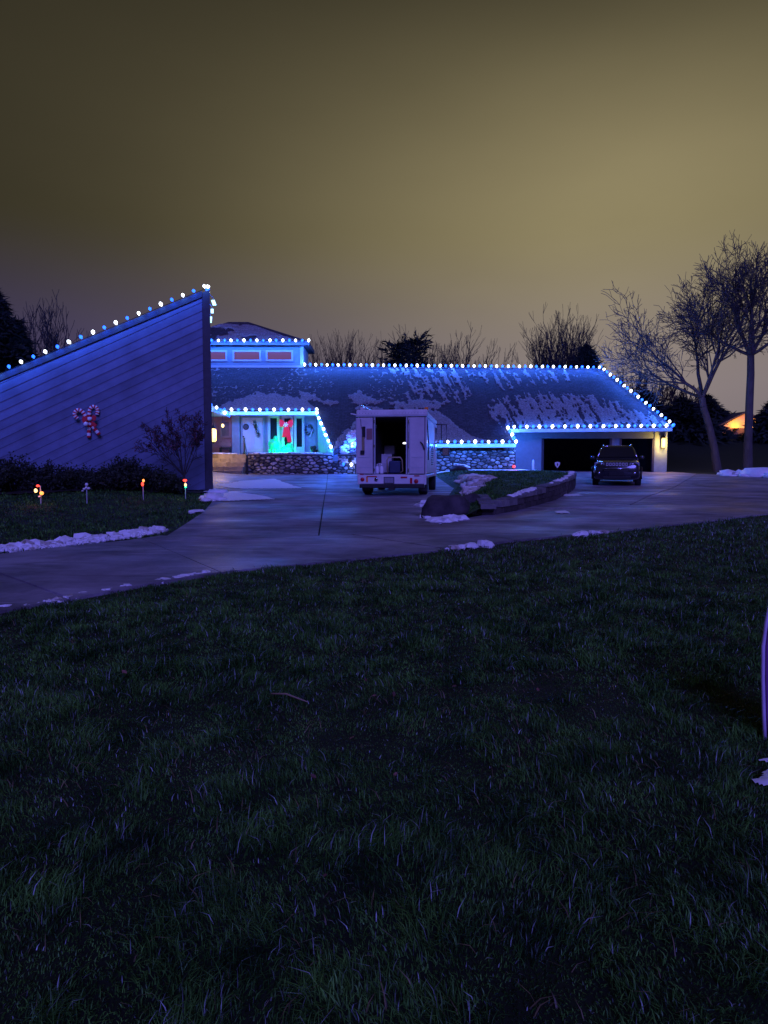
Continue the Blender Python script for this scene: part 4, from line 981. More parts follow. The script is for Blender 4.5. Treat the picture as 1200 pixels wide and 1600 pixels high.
loft([(0.0, .42, .92, .80, .78, 4), (.06, .32, 1.0, .88, .84, 5), (.25, .26, 1.05, .95, .88, 6), (1.2, .26, 1.14, .97, .88, 6), (1.6, .26, 1.17, .97, .90, 6), (4.4, .28, 1.2, .97, .90, 6), (4.72, .34, 1.15, .93, .86, 5), (4.8, .45, 1.05, .88, .82, 4)]).build('body', 'carpaint', suv, True, local=True)
loft([(1.35, 1.08, 1.14, .84, .80, 5), (1.5, 1.08, 1.24, .86, .80, 6), (2.15, 1.08, 1.70, .87, .66, 6), (2.5, 1.08, 1.76, .87, .66, 6), (3.8, 1.08, 1.75, .87, .66, 6), (4.35, 1.08, 1.66, .85, .64, 6), (4.72, 1.08, 1.25, .82, .74, 5)]).build('cabin', 'carpaint', suv, True, local=True)
mb = MB(); mb.prism([(-.78, 1.46, 1.22), (.78, 1.46, 1.22), (.61, 2.06, 1.66), (-.61, 2.06, 1.66)], (0, -.03, .012)); mb.build('windshield', 'glass', suv, local=True)
for s in (-1, 1):
    mb = MB(); mb.prism([(s * .868, 1.75, 1.2), (s * .868, 4.2, 1.2), (s * .70, 4.1, 1.62), (s * .70, 2.3, 1.62)], (s * .02, 0, .006)); mb.build('side_window', 'glass', suv, local=True)
    MB().tube([(s * .58, 2.3, 1.75), (s * .60, 2.5, 1.81), (s * .60, 4.0, 1.80), (s * .58, 4.2, 1.73)], .022, 6).build('roof_rail', 'chrome', suv, local=True)
    MB().tube([(s * .86, 1.30, 1.10), (s * .77, 1.50, 1.27), (s * .62, 2.06, 1.69)], .02, 6).build('pillar_trim', 'carpaint', suv, True, local=True)
    mi = MB().lump((s * 1.02, 1.75, 1.22), .11, 5, 0, n=12, squash=(1.0, .6, .75)).build('mirror', 'carpaint', suv, True, local=True)
    MB().box((s * .95, 1.81, 1.15), (s * 1.1, 1.82, 1.28)).build('mirror_glass', 'chrome', mi, local=True)
    MB().tube([(s * .86, 1.8, 1.18), (s * .98, 1.76, 1.18)], .025, 6).build('mirror_arm', 'black', mi, local=True)
    hl = MB().prism([(s * .50, -.012, .88), (s * .90, .17, .86), (s * .89, .14, 1.0), (s * .50, -.0, .985)], (0, .08, 0)).build('headlight', mat('headlamp_glass', (.28, .3, .36), .08, .1, 4, spec=.8), suv, local=True, bevel=.012)
    MB().lathe([(.05, 0), (.045, -.02), (.01, -.03)], (s * .62, -.0, .935), 12, 'y').build('lens', 'chrome', hl, True, local=True)
    MB().lathe([(.06, 0), (.055, -.03), (.01, -.04)], (s * .70, .0, .56), 12, 'y').build('fog_lamp', 'chrome', suv, True, local=True)
    mb = MB(); mb.prism([(s * .50, -.03, .62), (s * .88, .12, .62), (s * .86, .10, .73), (s * .50, -.025, .70)], (0, .06, 0)); mb.build('bumper_vent', 'black', suv, local=True)
    for y in (.95, 3.85): wheel(suv, (s * .86, y, .37), .37, .25)
    MB().tube([(s * .98, .50, .30), (s * .985, .55, .62), (s * .99, .8, .80), (s * .99, 1.1, .80), (s * .985, 1.35, .62), (s * .98, 1.4, .3)], .04, 6).build('wheel_arch', 'black', suv, True, local=True)
gr = MB().box((-.47, -.03, .845), (.47, .04, .995)).build('grille', 'black', suv, local=True, bevel=.015)
for q in range(7):
    x = (q - 3) * .127
    mb = MB(); w, h = .043, .062
    for a, b in (((x - w, -.045, .92 - h), (x - w + .016, -.031, .92 + h)), ((x + w - .016, -.045, .92 - h), (x + w, -.031, .92 + h)), ((x - w + .016, -.045, .92 + h - .02), (x + w - .016, -.031, .92 + h)), ((x - w + .016, -.045, .92 - h), (x + w - .016, -.031, .92 - h + .02))): mb.box(a, b)
    mb.build('grille_slot', 'white_plastic', gr, local=True)  # pale plastic puts the shine of chrome rims into the colour
mb = MB(); mb.box((-.55, -.05, .30), (.55, .05, .42)); mb.build('skid_plate', 'black', suv, local=True, bevel=.02)
mb = MB(); mb.tube([(-.5, -.035, .745), (0, -.06, .74), (.5, -.035, .745)], .014, 6); mb.build('bumper_trim', 'chrome', suv, True, local=True)
mb = MB(); mb.box((-.3, -.04, .45), (.3, .02, .60)); mb.build('lower_intake', 'black', suv, local=True)
for q in range(3): mb = MB().tube([(-.35 + .35 * q - .12, .25, 1.055), (-.35 + .35 * q - .12, 1.25, 1.155)], .012, 5).build('hood_crease', 'carpaint', suv, local=True) if q != 1 else None
MB().tube([(-.80, 1.46, 1.24), (-.66, 1.98, 1.64), (-.60, 2.1, 1.705), (-.3, 2.09, 1.735), (.3, 2.09, 1.735), (.60, 2.1, 1.705), (.66, 1.98, 1.64), (.80, 1.46, 1.24)], .022, 8).build('header_glint_strip', 'chrome', suv, True, local=True)  # chrome strip added to catch bulb reflections along the windshield top
MB().tube([(-.6, 1.42, 1.2), (.1, 1.40, 1.21)], .012, 5).build('wiper', 'black', suv, local=True)

# ================================================================== LANTERNS AND PORCH THINGS
def point(name, loc, color, energy, parent, r=.06):
    d = bpy.data.lights.new(name, 'POINT'); d.color = color; d.energy = energy; d.shadow_soft_size = r
    o = bpy.data.objects.new(name, d); COL.objects.link(o); o.location = loc; attach(o, parent); return o
c = P(1036.5, 692, YG - .2)
lan = empty('wall_lantern', (c.x, YG - .06, c.z - .35), 'lit amber lantern on the pillar at the garage corner', 'lantern', 'lit lanterns of the house')
MB().box((c.x - .09, YG - .1, c.z - .34), (c.x + .09, YG - .053, c.z + .34)).build('back_plate', 'black', lan)
MB().lathe([(.10, -.28), (.115, -.2), (.115, .22), (.09, .28)], (c.x, c.y, c.z), 8).build('glass', 'warm', lan, True)
MB().lathe([(.02, .5), (.14, .33), (.13, .285)][::-1], (c.x, c.y, c.z), 8).build('cap', 'black', lan); MB().lathe([(.05, -.36), (.11, -.285)], (c.x, c.y, c.z), 8).build('base', 'black', lan)
point('lantern_light', (c.x + .02, c.y - .28, c.z), (1.0, .52, .09), 110, lan); point('lantern_light', (c.x - .05, c.y - .16, c.z - .5), (1.0, .58, .14), 16, lan)
c = P(333.5, 680, 39.6)
lan = empty('hanging_lantern', (c.x, c.y, c.z - .42), 'tall glowing amber lantern hanging beside the slanted wall', 'lantern', 'lit lanterns of the house')
MB().lathe([(.10, -.36), (.15, -.30), (.165, .28), (.12, .36)], c, 8).build('glass', 'warm', lan, True)
MB().lathe([(.19, .362), (.05, .55)], c, 8).build('cap', 'black', lan); MB().lathe([(.04, -.46), (.13, -.365)], c, 8).build('base', 'black', lan)
for k in range(4):
    a = math.pi / 4 + k * math.pi / 2; MB().tube([c + Vector((.172 * math.cos(a), .172 * math.sin(a), -.34)), c + Vector((.172 * math.cos(a), .172 * math.sin(a), .36))], .012, 5).build('bar', 'black', lan)
MB().tube([c + Vector((0, 0, .5)), Vector((c.x, c.y, 4.45))], .014, 5).build('rod', 'black', lan)
point('lantern_light', (c.x + .30, c.y - .25, c.z), (1.0, .60, .2), 150, lan)
c = P(348, 665, 43.5)
o = empty('pendant_bulb', (c.x, c.y, 4.4), 'small warm bulb under the entry soffit', 'lamp')
MB().lump(c, .09, 3, 0, n=10, squash=(1, 1, 1.3)).build('bulb', 'warm', o, True); MB().tube([c + Vector((0, 0, .1)), Vector((c.x, c.y, 4.44))], .012, 5).build('cord', 'black', o)
point('bulb_light', (c.x + .15, c.y - .1, c.z - .25), (1.0, .5, .3), 22, o)
# hand rail at the steps
hr = empty('hand_rail', (P(382, 712, 41.3).x, 41.3, ZF), 'black metal hand rail standing at the top of the steps', 'railing')
pa = P(381.5, 684, 41.3); pb = P(386, 711, 39.0)
MB().box((pa.x - .045, pa.y - .045, ZF - .1), (pa.x + .045, pa.y + .045, pa.z)).build('post', 'black', hr); MB().box((pb.x - .045, pb.y - .045, float(gz(pb.x, pb.y))), (pb.x + .045, pb.y + .045, pb.z)).build('post', 'black', hr)
MB().tube([pa - Vector((0, 0, .03)), pb - Vector((0, 0, .03))], .03, 6).build('rail', 'black', hr)
# bench by the entry
c = P(352, 700, YP - .6); bn = empty('bench', (c.x, c.y, ZF), 'small dark bench against the reddish entry wall', 'bench')
MB().box((c.x - .34, c.y - .2, ZF + .40), (c.x + .34, c.y + .2, ZF + .47)).build('seat', 'black', bn); MB().box((c.x - .34, c.y + .15, ZF + .55), (c.x + .34, c.y + .2, ZF + .82)).build('backrest', 'redwall', bn)
for sx in (-.3, .3):
    for sy in (-.16, .16): MB().box((c.x + sx - .03, c.y + sy - .03, ZF), (c.x + sx + .03, c.y + sy + .03, ZF + .41)).build('leg', 'black', bn)
    MB().box((c.x + sx - .03, c.y + .17, ZF + .41), (c.x + sx + .03, c.y + .21, ZF + .85)).build('back_post', 'black', bn)
# oval plaque, swag and wreath
c = P(384.3, 667, YP - .09); pq = empty('oval_plaque', c, 'dark oval plaque on the white front door', 'plaque')
MB().lathe([(.19, .02), (.2, .0), (.16, -.02)], c, 20, 'y').build('plate', 'black', pq); MB().lathe([(.13, -.021), (.12, -.03)], c, 20, 'y').build('medallion', 'trimdark', pq)
def greenery(name, label, cat, pts, r, mt='conifer', ribbon=None, berries=0):
    root = empty(name, pts[0], label, cat); V = []; F = []
    for i in range(420):
        p = Vector(random.choice(pts)) + Vector((random.gauss(0, r), -abs(random.gauss(.02, .05)), random.gauss(0, r)))
        d = Vector((random.gauss(0, 1), -.6, random.gauss(-.3, 1))).normalized() * random.uniform(.05, .12); w = d.orthogonal().normalized() * .012
        b = len(V); V += [p - w, p + w, p + d]; F.append((b, b + 1, b + 2))
    mb = MB(); mb.v = [tuple(q) for q in V]; mb.f = F; mb.mi = [0] * len(F); mb.build('sprigs', mt, root)
    for k in range(berries):
        p = Vector(random.choice(pts)); MB().lump(p + Vector((random.gauss(0, r * .7), -.12, random.gauss(0, r * .7))), .028, k, 0, n=6).build('bauble', 'white_plastic', root, True)
    if ribbon:
        MB().prism([Vector(q) for q in ribbon], (0, -.03, 0)).build('ribbon', 'trim', root)
    return root
greenery('door_swag', 'dark evergreen swag with pale baubles on the white door', 'swag', [P(398 + 1.2 * k, 660 + 4 * k, YP - .1) for k in range(6)], .07, berries=6)
q0 = P(483, 674, YP - .1)
greenery('wreath', 'dark wreath with a pale ribbon on the panel beside the porch end', 'wreath', [q0 + Vector((.22 * math.cos(k * .63), 0, .27 * math.sin(k * .63) + .1)) for k in range(10)], .05, ribbon=[P(484.5, 680, YP - .2), P(488, 670, YP - .2), P(489.5, 671, YP - .2), P(485, 683, YP - .2), P(482.5, 682, YP - .2)], berries=3)
# big red bow with snowflake hung before the middle window
YB = YP - .35; bow = empty('red_bow', P(447.5, 662, YB), 'big red bow with a white snowflake hung over the middle porch window', 'bow')
def ribbon_px(name, pts, y0, th=.05):
    MB().prism([P(u, v, YB + y0) for u, v in pts], (0, -th, 0)).build(name, 'lit_bow', bow, bevel=.015)
mbk = MB(); mbk.prism([P(u, v, YB) for u, v in [(446.5, 661), (442, 656.5), (437, 655), (436.5, 662), (438, 667.5), (443, 666.5), (447, 663.5)]], (0, -.14, 0)); mbk.build('loop', 'lit_bow', bow, bevel=.04)
mbk = MB(); mbk.prism([P(u, v, YB) for u, v in [(448.5, 661), (452.5, 656.5), (458, 655.5), (458.3, 662), (456.5, 668), (452, 666.5), (448, 663.5)]], (0, -.14, 0)); mbk.build('loop', 'lit_bow', bow, bevel=.04)
ribbon_px('tail', [(445, 664), (449, 664), (447.5, 683), (440.5, 683), (443, 672)], .02); ribbon_px('tail', [(446.5, 664), (451.5, 664), (453.5, 676), (456, 690.5), (449.5, 691), (447.6, 680)], -.04)
MB().lump(P(447.5, 662.5, YB - .12), .13, 8, .1, n=10, squash=(1, .6, 1)).build('knot', 'lit_bow', bow, True)
mbk = MB(); cc = P(446.5, 663.5, YB - .24)
for k in range(6):
    a = math.pi * k / 3 + .2; e = cc + Vector((.155 * math.cos(a), 0, .155 * math.sin(a))); mbk.tube([cc, e], .02, 5)
    for s in (-.5, .5): m_ = cc.lerp(e, .62); mbk.tube([m_, m_ + Vector((.06 * math.cos(a + s), 0, .06 * math.sin(a + s)))], .014, 5)
mbk.build('snowflake', 'white_plastic', bow)
# two rounded green glowing decorations, one on arched legs, one low and wide
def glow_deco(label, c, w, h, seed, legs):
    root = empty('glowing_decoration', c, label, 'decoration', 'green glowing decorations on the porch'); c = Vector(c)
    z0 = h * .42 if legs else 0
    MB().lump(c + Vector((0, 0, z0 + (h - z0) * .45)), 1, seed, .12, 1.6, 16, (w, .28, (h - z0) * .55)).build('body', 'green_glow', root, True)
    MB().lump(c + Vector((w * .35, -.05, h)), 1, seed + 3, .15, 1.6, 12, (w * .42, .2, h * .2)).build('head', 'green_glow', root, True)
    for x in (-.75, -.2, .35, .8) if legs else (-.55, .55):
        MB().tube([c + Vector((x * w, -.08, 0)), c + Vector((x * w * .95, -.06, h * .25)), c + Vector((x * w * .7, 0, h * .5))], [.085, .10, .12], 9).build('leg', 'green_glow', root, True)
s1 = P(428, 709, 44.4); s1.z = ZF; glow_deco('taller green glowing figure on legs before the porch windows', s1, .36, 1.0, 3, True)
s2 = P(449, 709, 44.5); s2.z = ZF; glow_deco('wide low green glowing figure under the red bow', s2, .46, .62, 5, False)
fl = P(440, 709, 43.7); fo = empty('flood_lamp', (fl.x, fl.y, ZF), 'green flood lamp on the porch floor', 'lamp')
MB().box((fl.x - .1, fl.y - .06, ZF), (fl.x + .1, fl.y + .02, ZF + .1)).build('housing', 'black', fo); MB().box((fl.x - .08, fl.y + .021, ZF + .02), (fl.x + .08, fl.y + .03, ZF + .09)).build('lens', 'greenlamp', fo)
point('flood_light', (fl.x, fl.y + .25, ZF + .16), (0.0, 1.0, .30), 220, fo); point('flood_light', (fl.x - .1, YP - .45, ZF + .35), (0.0, 1.0, .30), 90, fo)
pc = P(491, 706, 44.0); pt_ = empty('planter', (pc.x, pc.y, ZF), 'dark round planter at the end of the porch', 'planter')
MB().lathe([(.16, 0), (.22, .3), (.24, .32), (.2, .33)], (pc.x, pc.y, ZF), 14).build('pot', 'black', pt_); 
mb = MB(); [mb.lump((pc.x + random.gauss(0, .1), pc.y, ZF + .38 + random.random() * .1), .1, k, .5, 2, 8) for k in range(5)]; mb.build('plant', 'shrub', pt_, True)
# things along the foot of the wall beside the garage
c = P(833, 728, 42.2); o = MB().lathe([(.05, 0), (.07, .1), (.075, .45), (.05, .60), (.01, .64)], (c.x, c.y, float(isl_z(c.x, c.y))), 10).build('white_marker', 'white_plastic', None, True); tag(o, 'white upright marker against the garage side wall', 'marker')
c = P(803, 729, 40.8); o = empty('red_stake_lamp', (c.x, c.y, c.z - .2), 'small red lamp glowing at the stone wall corner', 'lamp')
MB().lump(c, .085, 2, 0, n=10).build('glass', 'redlamp', o, True); MB().tube([c - Vector((0, 0, .35)), c], .015, 5).build('stake', 'black', o); point('lamp_light', c + Vector((0, -.2, .05)), (1, .05, .03), 2.5, o)
c = P(871, 726, 33); o = empty('yard_sign', (c.x, c.y, c.z - .45), 'small pale shield-shaped sign on a stake before the garage', 'sign')
MB().prism([c + Vector((x, 0, z)) for x, z in [(-.12, .10), (0, .13), (.12, .10), (.11, -.02), (0, -.16), (-.11, -.02)]], (0, .02, 0)).build('shield', 'white_plastic', o)
MB().prism([c + Vector((x, -.006, z)) for x, z in [(-.03, .06), (.03, .06), (.02, -.06), (-.02, -.06)]], (0, .004, 0)).build('emblem', 'trimdark', o); MB().tube([c - Vector((0, -.03, .75)), c + Vector((0, .03, .1))], .012, 5).build('stake', 'black', o)

# ================================================================== CANDY CANES, STAKE LIGHTS
cc_ = empty('candy_cane_pair', FIN(139, 684, .1), 'crossed pair of striped candy canes with red bow on the siding', 'decoration')
def smooth_px(pts, n, off):
    out = []
    for i in range(len(pts) - 1):
        p0, p1, p2, p3 = pts[max(i-1, 0)], pts[i], pts[i+1], pts[min(i+2, len(pts)-1)]
        for k in range(n):
            t = k / n; f = lambda a, b, c, d: .5 * ((2*b) + (-a + c)*t + (2*a - 5*b + 4*c - d)*t*t + (-a + 3*b - 3*c + d)*t**3)
            out.append(FIN(f(p0[0], p1[0], p2[0], p3[0]), f(p0[1], p1[1], p2[1], p3[1]), off))
    out.append(FIN(*pts[-1], off)); return out
for pts, off in [([(139, 684), (139, 672), (139.5, 660), (139.5, 648), (140.5, 640), (145, 635.5), (150.5, 637), (152.5, 642), (151.5, 648)], .10), ([(155, 679), (147.5, 669.5), (140, 660), (133.5, 650), (128.5, 643.5), (122.5, 640.5), (117.5, 644), (117, 649.5), (121.5, 654)], .20)]:
    p = smooth_px(pts, 6, off); MB().tube(p, .062, 10, stripes=2).build('cane', ['red_cloth', 'white_plastic'], cc_, True)
for pts in ([(139, 654), (130, 650), (128, 655), (130, 662), (138, 657)], [(140, 654), (146, 648), (151, 651), (149, 658), (141, 657)], [(138, 656), (142, 656), (152, 664), (148, 669)]):
    MB().prism([FIN(u, v, .26) for u, v in pts], FN * .05).build('bow', 'red_cloth', cc_, bevel=.015)
for (u, v, r) in [(140, 654.5, .07), (133.8, 662.5, .075)]: MB().lump(FIN(u, v, .33), r, 3, .4, 3, 8).build('white_knot', 'snow', cc_, True)
def stake_light(label, u, v, tops):
    base = G(u, v); root = empty('stake_light', base, label, 'garden light', 'decorative stake lights in the bed')
    s = base.y / FPX
    hmax = max(q[1] for q in tops) * s
    MB().tube([base - Vector((0, 0, .05)), base + Vector((0, 0, hmax))], .013, 6).build('stake', 'trim', root)
    for (du, dv, rx, rz_, mt) in tops:
        MB().lump(base + Vector((du * s, -.03, dv * s)), 1, 4, .15, 2, 10, (rx * s, .04, rz_ * s)).build('glow_piece' if mt != 'white_plastic' else 'petal', mt, root, True)
        if mt in ('redlamp', 'orangelamp', 'yellowlamp', 'greenlamp'):
            col = {'redlamp': (1, .1, .05), 'orangelamp': (1, .3, .05), 'yellowlamp': (1, .6, .2), 'greenlamp': (.1, 1, .4)}[mt]
            point('lamp_light', base + Vector((du * s, -.14, dv * s)), col, .55, root, .03)
stake_light('stake light with red, amber and orange glowing pieces', 64, 788, [(-3, 29, 2.6, 1.8, 'redlamp'), (-6.5, 21.5, 2.6, 3.2, 'yellowlamp'), (2.6, 17.5, 3.4, 3.0, 'orangelamp'), (-1, 12, 2, 1.5, 'white_plastic')])
stake_light('unlit pale flower stake between the glowing ones', 136, 786, [(1, 29, 2.8, 2.6, 'white_plastic'), (-3, 22, 2.5, 1.8, 'white_plastic'), (4, 23, 2.6, 2, 'white_plastic'), (0, 24, 2, 2, 'white_plastic'), (-5.5, 19, 2.2, 1, 'white_plastic')])
stake_light('stake light with one tall red glowing piece', 224, 781, [(1.4, 30, 1.8, 2.4, 'orangelamp'), (-.2, 24.5, 2.2, 3, 'redlamp')])
stake_light('stake light with red top and green lower glow by the little tree', 290, 780, [(0, 29.5, 3.4, 1.8, 'redlamp'), (.8, 22.5, 2.1, 2.2, 'yellowlamp'), (.8, 19, 1.8, 1.2, 'greenlamp')])

# ================================================================== TREES AND SHRUBS
class Twigs:
    def __init__(s): s.seg = []
    def add(s, a, b, ra, rb): s.seg.append((a.x, a.y, a.z, b.x, b.y, b.z, ra, rb))
    def mesh(s, name, mt, n=4):
        A = np.array(s.seg, float); p, q, ra, rb = A[:, 0:3], A[:, 3:6], A[:, 6], A[:, 7]
        d = q - p; d /= np.linalg.norm(d, axis=1, keepdims=True) + 1e-9
        h = np.where(np.abs(d[:, 2:3]) > .9, np.array([[1., 0, 0]]), np.array([[0, 0, 1.]])); x = np.cross(d, h); x /= np.linalg.norm(x, axis=1, keepdims=True); y = np.cross(d, x)
        vs = []
        for r, c in ((ra, p), (rb, q)):
            for k in range(n):
                a = 2 * math.pi * k / n; vs.append(c + (x * math.cos(a) + y * math.sin(a)) * r[:, None])
        V = np.stack(vs, 1).reshape(-1, 3); m = len(A); b = np.arange(m)[:, None] * 2 * n
        F = np.concatenate([np.concatenate([b + k, b + (k + 1) % n, b + n + (k + 1) % n, b + n + k], 1) for k in range(n)], 0)
        return np_mesh(name, V, F, mt, True)
def bare_tree(label, base, height, seed, trunk, mt='bark', levels=5, kids=(4, 5, 5, 4, 3), ang=(.55, .6, .6, .7, .8), ratio=(.62, .6, .58, .55, .5), r0=.22, up=.10, limbs=None, group='bare trees around the house', twig=.010, name='bare_tree', first_len=None, wob=1.0):
    rg = random.Random(seed); T, C = Twigs(), Twigs()
    def rv(): return Vector((rg.gauss(0, 1), rg.gauss(0, 1), rg.gauss(0, 1)))
    def grow(p, d, L, r, lv):
        n = 5 if lv < 2 else 4 if lv < 3 else 3; tgt = T if lv == 0 else C; pos = []
        for i in range(n):
            d = (d + rv() * (.10 if lv < 2 else .15) * wob + Vector((0, 0, up))).normalized(); q = p + d * (L / n)
            rb = max(twig, r * (1 - .55 / n)); tgt.add(p, q, r, rb); p, r = q, rb; pos.append((p.copy(), d.copy(), r))
        if lv >= levels: return
        k = kids[min(lv, len(kids) - 1)]
        for i in range(k):
            j = n - 1 if i == 0 else rg.randint(max(0, n - 4 if lv else n - 2), n - 1) if lv < 2 else rg.randint(0, n - 1)
            pp, dd, rr = pos[j]; a = ang[min(lv, len(ang) - 1)] * rg.uniform(.6, 1.25) * (.5 if i == 0 else 1)
            ax_ = dd.cross(rv()).normalized(); nd = (Matrix.Rotation(a, 3, ax_) @ dd)
            grow(pp, nd, L * ratio[min(lv, len(ratio) - 1)] * rg.uniform(.82, 1.1), max(twig, rr * (.78 if i == 0 else .6)), lv + 1)
    # trunk follows given points
    pts = [Vector(p) for p in trunk]; k = len(pts)
    for i in range(k - 1): T.add(pts[i], pts[i + 1], r0 * (1.25 if i == 0 else 1 - .25 * i / k), r0 * (1 - .25 * (i + 1) / k))
    top = pts[-1]; d0 = (pts[-1] - pts[-2]).normalized(); L = first_len or height * .36
    for (dv, fl, fr) in (limbs or [((.5, 0, .85), 1, .6), ((-.5, .2, .85), 1, .6), ((.05, -.4, .9), 1, .65), ((0, .4, .9), .9, .55)]):
        grow(top, (Vector(dv).normalized()), L * fl, r0 * fr, 1)
    root = empty(name, base, label, 'tree', group)
    link_mesh('trunk', T.mesh('trunk', mt, 10), root); link_mesh('crown', C.mesh('crown', mt, 4), root); return root
YT = 46.0
b = P(1122, 733, YT); b.z = float(gz(b.x, b.y))
bare_tree('tall bare tree with curved pale trunk near the garage corner', b, 15, 5, [b - Vector((0, 0, .2)), P(1116, 700, YT), P(1108, 665, YT), P(1099, 636, YT + .1), P(1097, 622, YT + .2)],
    limbs=[((-.75, -.2, .75), 1.1, .55), ((-.35, .3, 1), 1.15, .6), ((.12, -.3, 1), 1.15, .6), ((.5, .2, .9), 1.0, .5), ((-.95, .3, .45), 1.0, .42), ((.25, -.5, .8), .9, .42)], first_len=3.55, r0=.24, ratio=(.62, .66, .62, .6, .55), kids=(4, 6, 6, 5, 3), twig=.013, up=.03)
b = P(1168, 737, 45); b.z = float(gz(b.x, b.y))
bare_tree('tall bare tree with straight trunk at the picture edge', b, 16, 8, [b - Vector((0, 0, .2)), P(1169, 690, 45), P(1171, 630, 45), P(1173, 585, 45), P(1173, 555, 45)],
    limbs=[((-.55, -.2, .85), 1.1, .6), ((.1, .3, 1), 1.05, .65), ((.6, .1, .8), 1.05, .55), ((-.2, -.4, .95), .95, .5), ((.85, -.3, .5), 1, .42), ((-.9, .2, .5), .95, .42)], first_len=3.0, r0=.26, kids=(4, 6, 6, 5, 3), ratio=(.62, .66, .62, .6, .55), twig=.013, up=.05)
def simple_tree(label, u, vtop, Y, seed, spread=.5, stems=5, mt='darkbark', kids=(3, 4, 4, 3), name='bare_tree', zbase=None, twig=.016, group='bare trees behind the house', fl=1.12):
    t = P(u, vtop, Y); z0 = float(gz(t.x, Y)) if zbase is None else zbase; H = t.z - z0; rg = random.Random(seed)
    lb = [((spread * math.cos(6.28 * k / stems + rg.uniform(-.3, .3)), spread * math.sin(6.28 * k / stems), 1), rg.uniform(.85, 1.1), .55) for k in range(stems)]
    b = Vector((t.x, Y, z0)); bare_tree(label, b, H, seed, [b, b + Vector((0, 0, H * .13)), b + Vector((.05, 0, H * .24))], mt=mt, levels=4, kids=kids, ang=(.35, .4, .45, .5), ratio=(.6, .6, .55, .5), r0=H * .016, limbs=lb, up=.12, name=name, twig=twig, group=group, first_len=H * .38 * fl, wob=.55)
simple_tree('wide fan-shaped bare tree above the garage roof ridge', 872, 516, 62, 21, .34, 18, kids=(4, 6, 5, 4), twig=.012)
simple_tree('bare tree behind the ridge just beyond the ragged pine', 682, 540, 66, 22, .45, 12, kids=(4, 6, 5, 4), twig=.012)
simple_tree('low bare tree behind the ridge above the van', 735, 553, 72, 23, .6, 9, kids=(4, 6, 5, 4), twig=.012)
simple_tree('faint round bare tree next to the clerestory', 514, 548, 85, 24, .45, 7, kids=(4, 6, 5, 4), twig=.012)
simple_tree('faint round bare tree second from the clerestory', 541, 547, 85, 25, .4, 7, kids=(4, 6, 5, 4), twig=.012)
simple_tree('small bare tree between the faint pair and the pine', 592, 553, 80, 26, .5, 6, kids=(4, 6, 5, 4), twig=.012)
simple_tree('bare tree rising behind the low end of the slanted wall', 62, 494, 48, 27, .4, 7, zbase=1.5, twig=.014)
simple_tree('thin bare tree beside the dark evergreen and slanted wall', 84, 508, 50, 28, .35, 5, zbase=1.5, twig=.014)
for i, (u, vt, Y, nm) in enumerate([(985, 588, 80, 'dark bare tree behind the hip end of the roof'), (1035, 600, 84, 'dark bare tree between the hip end and the curved trunk'), (1075, 610, 78, 'dark low bare tree just behind the curved trunk')]):
    simple_tree(nm, u, vt, Y, 40 + i, .6, 8, kids=(4, 5, 4, 3), twig=.026, group='dark trees beyond the bank')
def conifer(label, u, vtop, Y, width, seed, shape='cone', zbase=None, n=1500, name='conifer'):
    t = P(u, vtop, Y); z0 = float(gz(t.x, Y)) if zbase is None else zbase; H = t.z - z0; rg = np.random.default_rng(seed)
    root = empty(name, (t.x, Y, z0), label, 'tree', 'dark evergreens around the house')
    MB().tube([(t.x, Y, z0), (t.x, Y, z0 + H * .5), (t.x, Y, t.z - .1)], [H * .02, H * .013, .02], 7).build('trunk', 'darkbark', root)
    V = []; F = []; nb = int(n / 12)
    for i in range(nb):
        if shape == 'cone': f = rg.random() ** .8; R_ = width * (1 - f) ** .85 * (.75 + .5 * rg.random()) + .1
        else: f = .35 + .62 * rg.random(); R_ = width * (.35 + .75 * rg.random()) * (1 - .35 * abs(f - .75))
        a = rg.random() * 6.283; zc = z0 + H * (.05 + .95 * f); tip = np.array([math.cos(a) * R_, math.sin(a) * R_, (-.18 if shape == 'cone' else rg.uniform(.1, .6)) * R_])
        o = np.array([t.x, Y, zc])
        for k in range(14):
            s = (k + rg.random()) / 14; p = o + tip * s + rg.normal(0, .06, 3) * (1 + R_ * .3); d = tip / (np.linalg.norm(tip) + 1e-6) * .28 + rg.normal(0, .16, 3); w = rg.normal(0, 1, 3); w = np.cross(d, w); w = w / (np.linalg.norm(w) + 1e-6) * (.05 + .03 * R_)
            b_ = len(V); V += [p - w, p + w, p + d * (1 + .25 * R_)]; F.append((b_, b_ + 1, b_ + 2))
    link_mesh('crown', np_mesh('crown', np.array(V), np.array(F), 'conifer'), root); return root
conifer('dark dense spruce behind the hip end of the roof', 917, 540, 60, 4.6, 51, n=9000)
conifer('ragged dark pine with two tufts above the ridge', 650, 526, 64, 1.5, 52, 'open', n=2400)
conifer('lower ragged dark tuft of pine above the ridge', 622, 536, 63, 1.7, 53, 'open', n=2600)
conifer('tall dark evergreen at the picture edge behind the slanted wall', -12, 455, 38, 3.6, 54, zbase=1.0, n=9000)
conifer('shorter dark evergreen next to the tall one behind the slanted wall', 24, 500, 40, 2.4, 55, zbase=1.0, n=6000)
for i, (u, vt, Y, w, nm) in enumerate([(960, 612, 70, 4.2, 'low dark evergreen peeking past the roof corner'), (1010, 612, 74, 5, 'broad dark evergreen beyond the roof corner'), (1065, 622, 72, 5, 'broad dark evergreen behind the curved trunk'), (1105, 618, 90, 5.5, 'dark evergreen behind the fork of the curved trunk'), (1212, 625, 70, 3.5, 'dark evergreen at the picture edge behind the straight trunk')]):
    conifer(nm, u, vt, Y, w, 60 + i, n=5200)

